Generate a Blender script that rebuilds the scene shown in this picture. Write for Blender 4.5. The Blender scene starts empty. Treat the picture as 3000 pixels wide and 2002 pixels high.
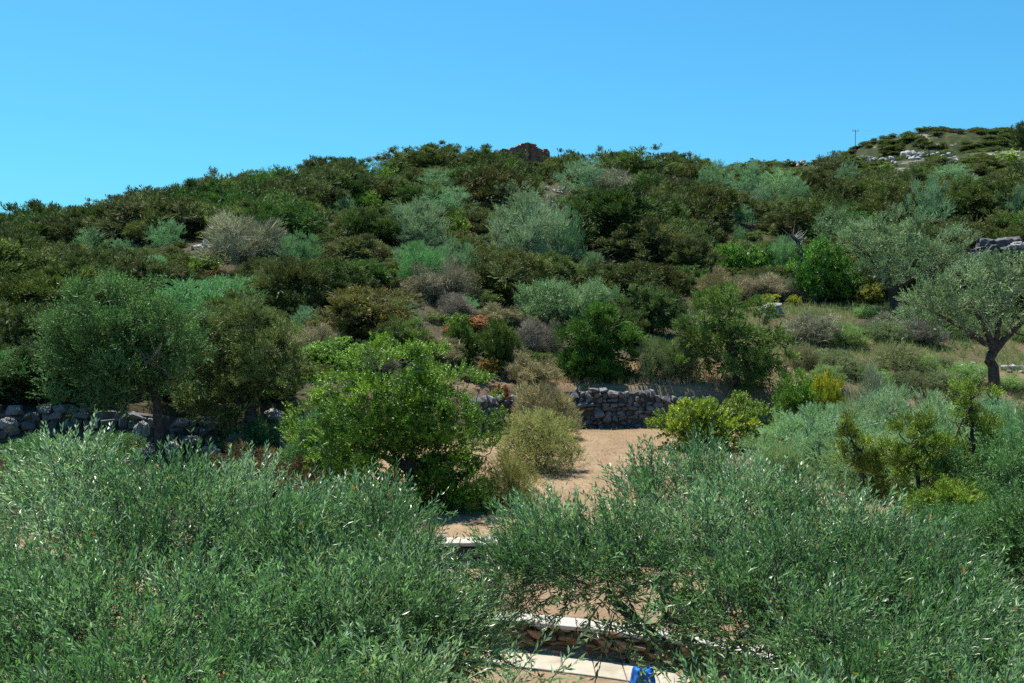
import bpy, bmesh, math, random
import numpy as np
from mathutils import Vector

R = math.radians
rng = np.random.default_rng(7)
random.seed(7)
scene = bpy.context.scene
C = scene.collection

# ------------------------------------------------------------------ camera
CAMZ = 6.2                       # eye height above the yard
FPX = 35.0 / 36.0 * 3000.0       # focal length in photo pixels
PITCH = math.atan(101.0 / FPX)   # slightly down
cam_d = bpy.data.cameras.new('camera')
cam_d.lens = 35.0
cam_d.sensor_width = 36.0
cam_d.clip_start = 0.05
cam_d.clip_end = 6000
cam = bpy.data.objects.new('camera', cam_d)
C.objects.link(cam)
cam.location = (0, 0, CAMZ)
cam.rotation_euler = (R(90) - PITCH, 0, 0)
scene.camera = cam

# ------------------------------------------------------------------ sky and sun
SUN_EL, SUN_AZ = 70.0, -38.0     # azimuth from +Y, negative = to the left
world = bpy.data.worlds.new('World')
scene.world = world
world.use_nodes = True
wn = world.node_tree
for n in list(wn.nodes):
    wn.nodes.remove(n)
sky = wn.nodes.new('ShaderNodeTexSky')
sky.sky_type = 'NISHITA'
sky.sun_disc = False
sky.sun_elevation = R(SUN_EL)
sky.sun_rotation = R(SUN_AZ)
sky.altitude = 0
sky.air_density = 1.0
sky.dust_density = 1.4
sky.ozone_density = 3.0
tint = wn.nodes.new('ShaderNodeMix')
tint.data_type = 'RGBA'
tint.blend_type = 'MULTIPLY'
tint.inputs[0].default_value = 1.0
tint.inputs[7].default_value = (0.40, 1.16, 1.42, 1)
bg = wn.nodes.new('ShaderNodeBackground')
bg.inputs['Strength'].default_value = 0.062
wo = wn.nodes.new('ShaderNodeOutputWorld')
wn.links.new(sky.outputs[0], tint.inputs[6])
wn.links.new(tint.outputs[2], bg.inputs['Color'])
wn.links.new(bg.outputs[0], wo.inputs['Surface'])

sun_d = bpy.data.lights.new('sun', 'SUN')
sun_d.energy = 5.0
sun_d.angle = R(0.5)
sun_d.color = (1.0, 0.94, 0.84)
sun = bpy.data.objects.new('sun', sun_d)
C.objects.link(sun)
to_sun = Vector((math.sin(R(SUN_AZ)) * math.cos(R(SUN_EL)), math.cos(R(SUN_AZ)) * math.cos(R(SUN_EL)), math.sin(R(SUN_EL))))
sun.rotation_euler = to_sun.to_track_quat('Z', 'Y').to_euler()
sun.location = (-10, 20, 60)

scene.view_settings.view_transform = 'Standard'
scene.view_settings.look = 'None'
scene.view_settings.exposure = 1.0
scene.view_settings.gamma = 1.0
scene.view_settings.use_curve_mapping = False
scene.cycles.max_bounces = 5
scene.cycles.diffuse_bounces = 2
scene.cycles.glossy_bounces = 1
scene.cycles.transmission_bounces = 2
scene.cycles.use_denoising = False

# ------------------------------------------------------------------ node materials
def new_mat(name):
    m = bpy.data.materials.new(name)
    m.use_nodes = True
    nt = m.node_tree
    for n in list(nt.nodes):
        nt.nodes.remove(n)
    out = nt.nodes.new('ShaderNodeOutputMaterial')
    return m, nt, out

def N(nt, t, **kw):
    n = nt.nodes.new(t)
    for k, v in kw.items():
        setattr(n, k, v)
    return n

def mixc(nt, blend, fac, a, b):
    m = N(nt, 'ShaderNodeMix', data_type='RGBA', blend_type=blend)
    for sock, v in ((m.inputs[0], fac), (m.inputs[6], a), (m.inputs[7], b)):
        if hasattr(v, 'links'):
            nt.links.new(v, sock)
        elif isinstance(v, (int, float)):
            sock.default_value = v
        else:
            sock.default_value = (*v[:3], 1)
    return m.outputs[2]

def math_n(nt, op, a, b=None):
    m = N(nt, 'ShaderNodeMath', operation=op)
    for i, v in enumerate((a, b)):
        if v is None:
            continue
        if hasattr(v, 'links'):
            nt.links.new(v, m.inputs[i])
        else:
            m.inputs[i].default_value = v
    return m.outputs[0]

def ramp(nt, fac, stops, interp='LINEAR'):
    r = N(nt, 'ShaderNodeValToRGB')
    r.color_ramp.interpolation = interp
    e = r.color_ramp.elements
    while len(e) < len(stops):
        e.new(0.5)
    for el, (p, c) in zip(e, stops):
        el.position = p
        el.color = (*c[:3], 1)
    nt.links.new(fac, r.inputs[0])
    return r.outputs[0]

def noise(nt, scale, detail=4, rough=0.6, coord=None, dim='3D'):
    n = N(nt, 'ShaderNodeTexNoise', noise_dimensions=dim)
    n.inputs['Scale'].default_value = scale
    n.inputs['Detail'].default_value = detail
    n.inputs['Roughness'].default_value = rough
    if coord is not None:
        nt.links.new(coord, n.inputs['Vector'])
    return n.outputs[0]

GAIN = 1.8
def leaf_mat(name, stops, accent=None, accent_amt=0.0, trans=0.28, rough=0.5, spec=0.35, hue=0.02, val=0.25, tcol=(1.0, 1.2, 0.70)):
    """foliage: colour by natural tone of spray and leaf, per-plant shift, some light through the blade"""
    m, nt, out = new_mat(name)
    at = N(nt, 'ShaderNodeAttribute', attribute_name='tone')
    al = N(nt, 'ShaderNodeAttribute', attribute_name='leaf')
    oi = N(nt, 'ShaderNodeObjectInfo')
    f = math_n(nt, 'ADD', math_n(nt, 'MULTIPLY', at.outputs['Fac'], 0.55), math_n(nt, 'MULTIPLY', al.outputs['Fac'], 0.45))
    k = len(stops)
    col = ramp(nt, f, [(0.12 + 0.76 * i / (k - 1), tuple(min(0.8, GAIN * e) for e in c)) for i, c in enumerate(stops)])
    if accent is not None:
        col = mixc(nt, 'MIX', math_n(nt, 'GREATER_THAN', al.outputs['Fac'], 1 - accent_amt), col, accent)
    hs = N(nt, 'ShaderNodeHueSaturation')
    nt.links.new(math_n(nt, 'ADD', math_n(nt, 'MULTIPLY', oi.outputs['Random'], 2 * hue), 0.5 - hue), hs.inputs['Hue'])
    nt.links.new(math_n(nt, 'ADD', math_n(nt, 'MULTIPLY', oi.outputs['Random'], val), 1 - val / 2), hs.inputs['Value'])
    nt.links.new(col, hs.inputs['Color'])
    col = mixc(nt, 'MULTIPLY', 1.0, hs.outputs[0], oi.outputs['Color'])
    p = N(nt, 'ShaderNodeBsdfPrincipled')
    nt.links.new(col, p.inputs['Base Color'])
    p.inputs['Roughness'].default_value = rough
    p.inputs['Specular IOR Level'].default_value = spec
    t = N(nt, 'ShaderNodeBsdfTranslucent')
    nt.links.new(mixc(nt, 'MULTIPLY', 1.0, col, tcol), t.inputs['Color'])
    ms = N(nt, 'ShaderNodeMixShader')
    ms.inputs[0].default_value = trans
    nt.links.new(p.outputs[0], ms.inputs[1])
    nt.links.new(t.outputs[0], ms.inputs[2])
    nt.links.new(ms.outputs[0], out.inputs['Surface'])
    return m

def surf_mat(name, stops, scale=3.0, detail=6, rough=0.9, bump=0.3, bscale=12.0, dist=0.03, per_object=0.0, spots=None):
    m, nt, out = new_mat(name)
    tc = N(nt, 'ShaderNodeTexCoord')
    oi = N(nt, 'ShaderNodeObjectInfo')
    vec = N(nt, 'ShaderNodeVectorMath', operation='ADD')
    nt.links.new(tc.outputs['Object'], vec.inputs[0])
    cmb = N(nt, 'ShaderNodeCombineXYZ')
    for i in range(3):
        nt.links.new(math_n(nt, 'MULTIPLY', oi.outputs['Random'], 37.0 + 11 * i), cmb.inputs[i])
    nt.links.new(cmb.outputs[0], vec.inputs[1])
    f = noise(nt, scale, detail, 0.65, vec.outputs[0])
    k = len(stops)
    col = ramp(nt, f, [(0.28 + 0.44 * i / (k - 1), tuple(0.72 * e for e in c)) for i, c in enumerate(stops)])
    if spots is not None:
        sc, thr, c2 = spots
        g = noise(nt, sc, 3, 0.7, vec.outputs[0])
        col = mixc(nt, 'MIX', ramp(nt, g, [(thr, (0, 0, 0)), (thr + 0.06, (1, 1, 1))]), col, c2)
    if per_object:
        hs = N(nt, 'ShaderNodeHueSaturation')
        nt.links.new(math_n(nt, 'ADD', math_n(nt, 'MULTIPLY', oi.outputs['Random'], per_object), 1 - per_object / 2), hs.inputs['Value'])
        nt.links.new(col, hs.inputs['Color'])
        col = hs.outputs[0]
    col = mixc(nt, 'MULTIPLY', 1.0, col, oi.outputs['Color'])
    p = N(nt, 'ShaderNodeBsdfPrincipled')
    nt.links.new(col, p.inputs['Base Color'])
    p.inputs['Roughness'].default_value = rough
    p.inputs['Specular IOR Level'].default_value = 0.2
    if bump:
        b = N(nt, 'ShaderNodeBump')
        b.inputs['Strength'].default_value = bump
        b.inputs['Distance'].default_value = dist
        nt.links.new(noise(nt, bscale, 5, 0.7, vec.outputs[0]), b.inputs['Height'])
        nt.links.new(b.outputs[0], p.inputs['Normal'])
    nt.links.new(p.outputs[0], out.inputs['Surface'])
    return m

M = {}
M['olive'] = leaf_mat('olive_leaf', [(0.029, 0.059, 0.018), (0.060, 0.110, 0.043), (0.104, 0.162, 0.078), (0.22, 0.275, 0.175)],
                      accent=(0.42, 0.20, 0.03), accent_amt=0.005, trans=0.36, rough=0.36, spec=0.55, hue=0.006, val=0.08, tcol=(0.9, 1.2, 0.65))
M['olive_far'] = leaf_mat('olive_leaf_dusty', [(0.040, 0.072, 0.030), (0.075, 0.118, 0.058), (0.135, 0.185, 0.100), (0.20, 0.25, 0.15)],
                          trans=0.28, rough=0.5, spec=0.3, hue=0.012, val=0.2)
M['juniper'] = leaf_mat('juniper_foliage', [(0.023, 0.032, 0.011), (0.042, 0.057, 0.018), (0.078, 0.097, 0.028), (0.135, 0.150, 0.046)],
                        accent=(0.16, 0.10, 0.06), accent_amt=0.05, trans=0.20, rough=0.65, spec=0.15, hue=0.022, val=0.35)
M['wild'] = leaf_mat('wild_olive_foliage', [(0.036, 0.066, 0.026), (0.064, 0.108, 0.046), (0.102, 0.150, 0.072), (0.15, 0.19, 0.105)],
                     accent=(0.20, 0.19, 0.17), accent_amt=0.10, trans=0.30, rough=0.6, spec=0.15, hue=0.02, val=0.3)
M['lentisk'] = leaf_mat('lentisk_foliage', [(0.020, 0.050, 0.006), (0.046, 0.100, 0.010), (0.090, 0.160, 0.014), (0.17, 0.23, 0.02)],
                        accent=(0.12, 0.07, 0.04), accent_amt=0.03, trans=0.24, rough=0.45, spec=0.4, hue=0.015, val=0.25)
M['broom'] = leaf_mat('broom_foliage', [(0.070, 0.072, 0.024), (0.125, 0.125, 0.045), (0.19, 0.175, 0.07), (0.27, 0.23, 0.10)],
                      accent=(0.24, 0.16, 0.10), accent_amt=0.12, trans=0.25, rough=0.7, spec=0.15, hue=0.02, val=0.2)
M['dry'] = leaf_mat('dry_scrub', [(0.075, 0.070, 0.056), (0.15, 0.14, 0.11), (0.235, 0.215, 0.165), (0.33, 0.29, 0.21)],
                    accent=(0.10, 0.12, 0.05), accent_amt=0.14, trans=0.1, rough=0.85, spec=0.1, hue=0.03, val=0.3, tcol=(1, 1, 1))
M['straw'] = leaf_mat('straw', [(0.20, 0.12, 0.06), (0.33, 0.22, 0.11), (0.48, 0.35, 0.19)], trans=0.2, rough=0.8, spec=0.1, tcol=(1, 1, 1))
M['grass'] = leaf_mat('terrace_grass', [(0.04, 0.085, 0.025), (0.08, 0.135, 0.045), (0.13, 0.17, 0.065), (0.22, 0.20, 0.10)], trans=0.25, rough=0.7, spec=0.2)
M['bark'] = surf_mat('bark', [(0.035, 0.028, 0.022), (0.085, 0.07, 0.058), (0.17, 0.15, 0.13)], scale=9, bump=0.8, bscale=22, dist=0.03)
M['bark_grey'] = surf_mat('olive_bark', [(0.05, 0.045, 0.04), (0.12, 0.115, 0.11), (0.24, 0.23, 0.22)], scale=7, bump=0.9, bscale=18, dist=0.04)
M['dead'] = surf_mat('bleached_wood', [(0.22, 0.20, 0.18), (0.36, 0.34, 0.31), (0.5, 0.48, 0.45)], scale=9, bump=0.6, bscale=30)
M['stone'] = surf_mat('limestone', [(0.10, 0.095, 0.09), (0.22, 0.21, 0.20), (0.36, 0.345, 0.33)], scale=4, bump=0.7, bscale=14, dist=0.03, per_object=0.6,
                      spots=(6.0, 0.66, (0.22, 0.14, 0.09)))
M['pale'] = surf_mat('bleached_limestone', [(0.28, 0.26, 0.24), (0.46, 0.44, 0.41), (0.62, 0.60, 0.57)], scale=3, bump=0.7, bscale=9, dist=0.05, per_object=0.3,
                     spots=(5.0, 0.63, (0.16, 0.15, 0.14)))
M['rust_stone'] = surf_mat('rust_stone', [(0.22, 0.08, 0.055), (0.42, 0.17, 0.115), (0.56, 0.35, 0.25)], scale=2.2, bump=0.6, bscale=9, dist=0.04, per_object=0.6)
M['brown_stone'] = surf_mat('brown_wall_stone', [(0.16, 0.075, 0.038), (0.30, 0.16, 0.085), (0.42, 0.27, 0.17)], scale=5, bump=0.6, bscale=20, dist=0.02, per_object=0.5)
M['core'] = surf_mat('wall_core', [(0.05, 0.04, 0.035), (0.10, 0.08, 0.07), (0.15, 0.12, 0.10)], scale=6, bump=0.5)
M['coping'] = surf_mat('whitewashed_slab', [(0.34, 0.31, 0.26), (0.45, 0.42, 0.37), (0.53, 0.51, 0.47)], scale=3, bump=0.2, bscale=30, dist=0.01, per_object=0.1, spots=(2.2, 0.62, (0.36, 0.25, 0.14)))
M['paving'] = surf_mat('paving_slab', [(0.33, 0.28, 0.21), (0.43, 0.38, 0.30), (0.50, 0.46, 0.38)], scale=3, bump=0.2, bscale=30, dist=0.01, per_object=0.12, spots=(2.0, 0.58, (0.38, 0.26, 0.14)))
M['plaster'] = surf_mat('white_plaster', [(0.72, 0.72, 0.71), (0.78, 0.78, 0.77), (0.82, 0.82, 0.81)], scale=2, bump=0.15, bscale=40, dist=0.005)
M['blue'] = surf_mat('blue_tarpaulin', [(0.004, 0.10, 0.42), (0.006, 0.14, 0.55), (0.01, 0.18, 0.62)], scale=3, rough=0.45, bump=0.1, bscale=30, dist=0.005)
M['black'] = surf_mat('black_rubber', [(0.012, 0.012, 0.013), (0.02, 0.02, 0.02), (0.03, 0.03, 0.03)], scale=3, rough=0.6, bump=0)
M['steel'] = surf_mat('grey_pole', [(0.10, 0.10, 0.10), (0.14, 0.14, 0.14), (0.18, 0.18, 0.18)], scale=3, rough=0.6, bump=0)

# terrain material: dry earth, straw litter, thin scrub cover and limestone on the heights
def terrain_mat():
    m, nt, out = new_mat('dry_earth')
    tc = N(nt, 'ShaderNodeTexCoord')
    co = tc.outputs['Object']
    big = noise(nt, 0.22, 5, 0.6, co)
    mid = noise(nt, 1.7, 6, 0.7, co)
    fine = noise(nt, 14.0, 4, 0.75, co)
    earth = ramp(nt, mid, [(0.30, (0.29, 0.175, 0.100)), (0.50, (0.38, 0.260, 0.165)), (0.70, (0.46, 0.345, 0.235))])
    straw = ramp(nt, fine, [(0.36, (0.15, 0.10, 0.06)), (0.52, (0.38, 0.275, 0.175)), (0.68, (0.56, 0.45, 0.31))])
    col = mixc(nt, 'MIX', ramp(nt, noise(nt, 0.8, 6, 0.75, co), [(0.42, (0.05, 0.05, 0.05)), (0.60, (0.95, 0.95, 0.95))]), earth, straw)
    col = mixc(nt, 'MULTIPLY', 1.0, col, ramp(nt, big, [(0.35, (0.72, 0.70, 0.68)), (0.65, (1.12, 1.1, 1.06))]))
    peb = N(nt, 'ShaderNodeTexVoronoi')
    peb.inputs['Scale'].default_value = 5.0
    nt.links.new(co, peb.inputs['Vector'])
    col = mixc(nt, 'MIX', ramp(nt, peb.outputs['Distance'], [(0.07, (0.8, 0.8, 0.8)), (0.12, (0, 0, 0))]), col, (0.40, 0.36, 0.32))
    # the slope soil (attribute set where the hill begins): darker leaf litter between the scrub
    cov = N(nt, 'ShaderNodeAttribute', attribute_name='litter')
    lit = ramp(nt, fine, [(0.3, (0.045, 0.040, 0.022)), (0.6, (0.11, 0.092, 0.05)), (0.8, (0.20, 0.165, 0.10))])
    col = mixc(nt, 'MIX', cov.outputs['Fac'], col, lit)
    # far rocky heath
    far = N(nt, 'ShaderNodeAttribute', attribute_name='heath')
    n1 = noise(nt, 0.11, 8, 0.68, co)
    n2 = noise(nt, 0.35, 6, 0.7, co)
    heath = ramp(nt, n2, [(0.35, (0.024, 0.034, 0.012)), (0.52, (0.042, 0.058, 0.018)), (0.66, (0.10, 0.11, 0.028))])
    rock = ramp(nt, noise(nt, 0.9, 6, 0.8, co), [(0.3, (0.14, 0.12, 0.11)), (0.55, (0.34, 0.30, 0.28)), (0.7, (0.46, 0.42, 0.40))])
    heath = mixc(nt, 'MIX', ramp(nt, n1, [(0.56, (0, 0, 0)), (0.61, (1, 1, 1))]), heath, rock)
    col = mixc(nt, 'MIX', far.outputs['Fac'], col, heath)
    col = mixc(nt, 'MULTIPLY', 1.0, col, (0.60, 0.61, 0.61))
    p = N(nt, 'ShaderNodeBsdfPrincipled')
    nt.links.new(col, p.inputs['Base Color'])
    p.inputs['Roughness'].default_value = 0.95
    p.inputs['Specular IOR Level'].default_value = 0.1
    b = N(nt, 'ShaderNodeBump')
    b.inputs['Strength'].default_value = 0.7
    b.inputs['Distance'].default_value = 0.06
    nt.links.new(math_n(nt, 'ADD', mid, fine), b.inputs['Height'])
    nt.links.new(b.outputs[0], p.inputs['Normal'])
    nt.links.new(p.outputs[0], out.inputs['Surface'])
    return m
M['earth'] = terrain_mat()

# ------------------------------------------------------------------ terrain
_lat = np.random.default_rng(99).random((64, 64))
def vnoise(x, y):
    x = np.asarray(x, float); y = np.asarray(y, float)
    xi = np.floor(x).astype(int); yi = np.floor(y).astype(int)
    fx = x - xi; fy = y - yi
    fx = fx * fx * (3 - 2 * fx); fy = fy * fy * (3 - 2 * fy)
    g = lambda a, b: _lat[a % 64, b % 64]
    return (g(xi, yi) * (1 - fx) + g(xi + 1, yi) * fx) * (1 - fy) + (g(xi, yi + 1) * (1 - fx) + g(xi + 1, yi + 1) * fx) * fy - 0.5

def sstep(a, b, v):
    t = np.clip((v - a) / (b - a), 0, 1)
    return t * t * (3 - 2 * t)

def wall_y1(x):
    x = np.clip(x, -7.0, 7.5)
    return 17.75 - 0.25 * x - 0.05 * x * x
def wall_y2(x):
    x = np.clip(x, -9.0, 9.0)
    return 21.6 + 0.05 * x - 0.012 * x * x
def bank_y(x):
    return np.interp(x, [-40, -18, -7, -3.5, -0.5, 1.6, 8, 12, 30], [31.0, 31.8, 32.6, 35.5, 38.8, 40.3, 40.6, 41.0, 41.5])

SKY_U = np.array([-900, 0, 120, 400, 560, 750, 1000, 1250, 1450, 1550, 1750, 2000, 2200, 2450, 2700, 3000, 3900])
SKY_V = 34 + np.array([800, 672, 645, 590, 570, 530, 492, 456, 470, 470, 478, 490, 472, 458, 448, 425, 400])
def terrain(x, y):
    x = np.asarray(x, float); y = np.asarray(y, float)
    t = x / np.maximum(y, 25.0)
    low = 0.55 * sstep(0.05, 0.30, y - wall_y1(x)) + 0.50 * sstep(0.05, 0.30, y - wall_y2(x)) + 0.25 * sstep(22, 40, y)
    low = low + 0.05 * vnoise(x * 0.5, y * 0.5) * sstep(0.4, 1.2, np.abs(y - wall_y1(x))) * sstep(0.4, 1.2, np.abs(y - wall_y2(x)))
    yb = bank_y(x)
    wid = np.interp(x, [-30, 8, 12, 16, 40], [0.7, 0.5, 2.5, 4.5, 5.0])
    top = 2.95
    e1 = (900 - np.interp(t * FPX + 1500, SKY_U, SKY_V)) / FPX
    z1 = CAMZ + 130 * e1
    s = np.clip((y - yb - wid) / (130 - yb - wid), 0, 1)
    hill = top + (z1 - top) * (0.9 * s + 0.1 * s * s)
    # a low earth terrace on the right
    hill = hill + 0.5 * sstep(53.0, 54.0, y) * sstep(11, 15, x) * (1 - sstep(22, 28, x)) * (1 - sstep(54, 66, y))
    z = np.where(y < yb, low, low + (hill - low) * sstep(0, 1, (y - yb) / wid))
    # beyond the ridge: falls away on the left, goes on climbing on the right
    over = np.clip(y - 130, 0, 400)
    e2 = np.interp(t, [-1, 0.15, 0.28, 0.40, 0.55, 1], [-0.10, -0.08, 0.10, 0.18, 0.21, 0.22])
    z = z + np.where(y > 130, e2 * over * np.exp(-over / 160.0) * 1.0 - 0.0006 * over ** 2 * (t < 0.3), 0)
    z = z + (y > 46) * sstep(46, 60, y) * (1.1 * vnoise(x * 0.11, y * 0.11) + 0.5 * vnoise(x * 0.31 + 9, y * 0.31))
    # the rocky hill far behind
    d2 = ((x - 138) / np.where(x < 138, 48.0, 75.0)) ** 2 + ((y - 330) / 60.0) ** 2
    far = CAMZ + 8 + 47.5 * np.exp(-(d2 ** 1.6) * 0.9) + 2.5 * vnoise(x * 0.07, y * 0.07) + 1.2 * vnoise(x * 0.2, y * 0.2)
    d3 = ((x - 230) / 70.0) ** 2 + ((y - 340) / 70.0) ** 2
    far = np.maximum(far, CAMZ + 8 + 50 * np.exp(-d3 ** 1.5))
    z = np.where(y > 215, np.maximum(z, far * sstep(215, 260, y) + z * (1 - sstep(215, 260, y))), z)
    z = np.where(y > 420, z - (y - 420) * 0.12, z)
    return np.maximum(z, -6.0)

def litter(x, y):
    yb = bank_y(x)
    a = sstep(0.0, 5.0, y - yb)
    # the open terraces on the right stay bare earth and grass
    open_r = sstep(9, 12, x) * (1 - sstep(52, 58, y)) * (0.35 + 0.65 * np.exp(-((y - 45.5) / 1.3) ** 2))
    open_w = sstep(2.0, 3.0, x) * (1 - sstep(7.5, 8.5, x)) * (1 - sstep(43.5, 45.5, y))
    under = (1 - sstep(-5.5, -4.0, x)) * sstep(21.5, 24, y)      # below the left trees: undergrowth litter, darkened also to carry their shade
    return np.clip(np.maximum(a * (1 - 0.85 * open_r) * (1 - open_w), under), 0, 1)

def axis(segs):
    out = [segs[0][0]]
    for a, b, st in segs:
        k = max(1, int(round((b - a) / st)))
        out += list(a + (b - a) * (np.arange(1, k + 1) / k))
    return np.array(out)
xs = axis([(-1500, -300, 120), (-300, -80, 14), (-80, -26, 1.6), (-26, 26, 0.6), (26, 90, 1.6), (90, 300, 6), (300, 1500, 120)])
ys = axis([(-400, -20, 40), (-20, 4, 3), (4, 12.5, 0.8), (12.5, 22.6, 0.2), (23, 31, 0.4), (31, 44, 0.3), (44, 75, 0.6), (75, 150, 1.5), (150, 440, 4), (440, 1600, 90)])
X, Y = np.meshgrid(xs, ys)
Z = terrain(X, Y)
nx, ny = len(xs), len(ys)
tv = np.stack([X.ravel(), Y.ravel(), Z.ravel()], 1)
ii = np.arange(ny - 1)[:, None] * nx + np.arange(nx - 1)[None, :]
tq = np.stack([ii, ii + 1, ii + nx + 1, ii + nx], -1).reshape(-1, 4)

def quad_mesh(name, v, q, mats, mat_idx=None, attrs=None, smooth=False):
    me = bpy.data.meshes.new(name)
    me.vertices.add(len(v))
    me.vertices.foreach_set('co', np.ascontiguousarray(v, dtype=np.float32).ravel())
    me.loops.add(len(q) * 4)
    me.loops.foreach_set('vertex_index', np.ascontiguousarray(q, dtype=np.int32).ravel())
    me.polygons.add(len(q))
    me.polygons.foreach_set('loop_start', np.arange(len(q), dtype=np.int32) * 4)
    if mat_idx is not None:
        me.polygons.foreach_set('material_index', np.ascontiguousarray(mat_idx, dtype=np.int32))
    me.polygons.foreach_set('use_smooth', np.full(len(q), bool(smooth)))
    for m in (mats if isinstance(mats, (list, tuple)) else [mats]):
        me.materials.append(M[m])
    if attrs:
        for k, a in attrs.items():
            me.attributes.new(k, 'FLOAT', 'POINT').data.foreach_set('value', np.ascontiguousarray(a, dtype=np.float32))
    me.update(calc_edges=True)
    me.validate()
    return me

def link(name, data, parent=None, loc=None, rz=None, scale=None, **props):
    o = bpy.data.objects.new(name, data)
    C.objects.link(o)
    if parent is not None:
        o.parent = parent
    if loc is not None:
        o.location = loc
    if rz is not None:
        o.rotation_euler = (0, 0, rz)
    if scale is not None:
        o.scale = scale
    for k, v in props.items():
        if v is not None:
            o[k] = v
    return o

heath = np.maximum(sstep(150, 240, Y) * (X > 30), sstep(105, 130, Y) * sstep(0.18, 0.24, X / np.maximum(Y, 1)))
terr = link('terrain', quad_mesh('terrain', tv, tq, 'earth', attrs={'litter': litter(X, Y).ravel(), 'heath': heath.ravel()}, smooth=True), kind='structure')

# photo pixel -> point where the line of sight meets the terrain (used to find where things stand)
def ray(u, v):
    a = (u - 1500) / FPX; b = (1001 - v) / FPX
    cp, sp = math.cos(PITCH), math.sin(PITCH)
    return np.array([a, cp + b * sp, b * cp - sp])
_T = np.concatenate([np.arange(4, 60, 0.05), np.arange(60, 420, 0.25)])
def hit(u, v):
    d = ray(u, v)
    k = _T / d[1]
    zz = CAMZ + d[2] * k
    below = zz < terrain(d[0] * k, _T)
    i = int(np.argmax(below)) if below.any() else len(_T) - 1
    if _T[i] > 205 and not (u > 2440 and v < 450):        # line of sight clears the ridge: stand on the crest
        near = _T < 150
        i = int(np.argmax(np.where(near, (terrain(d[0] * k, _T) - CAMZ) / _T, -9))) - 8
    return np.array([d[0] * k[i], _T[i], float(terrain(d[0] * k[i], _T[i]))])
def at(u, v, y):
    d = ray(u, v)
    k = y / d[1]
    return np.array([d[0] * k, y, CAMZ + d[2] * k])
def proj(p):
    cp, sp = math.cos(PITCH), math.sin(PITCH)
    x, y, z = p[0], p[1], p[2] - CAMZ
    dep = y * cp - z * sp
    up = z * cp + y * sp
    return 1500 + FPX * x / dep, 1001 - FPX * up / dep
def gz(x, y):
    return float(terrain(x, y))

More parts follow.
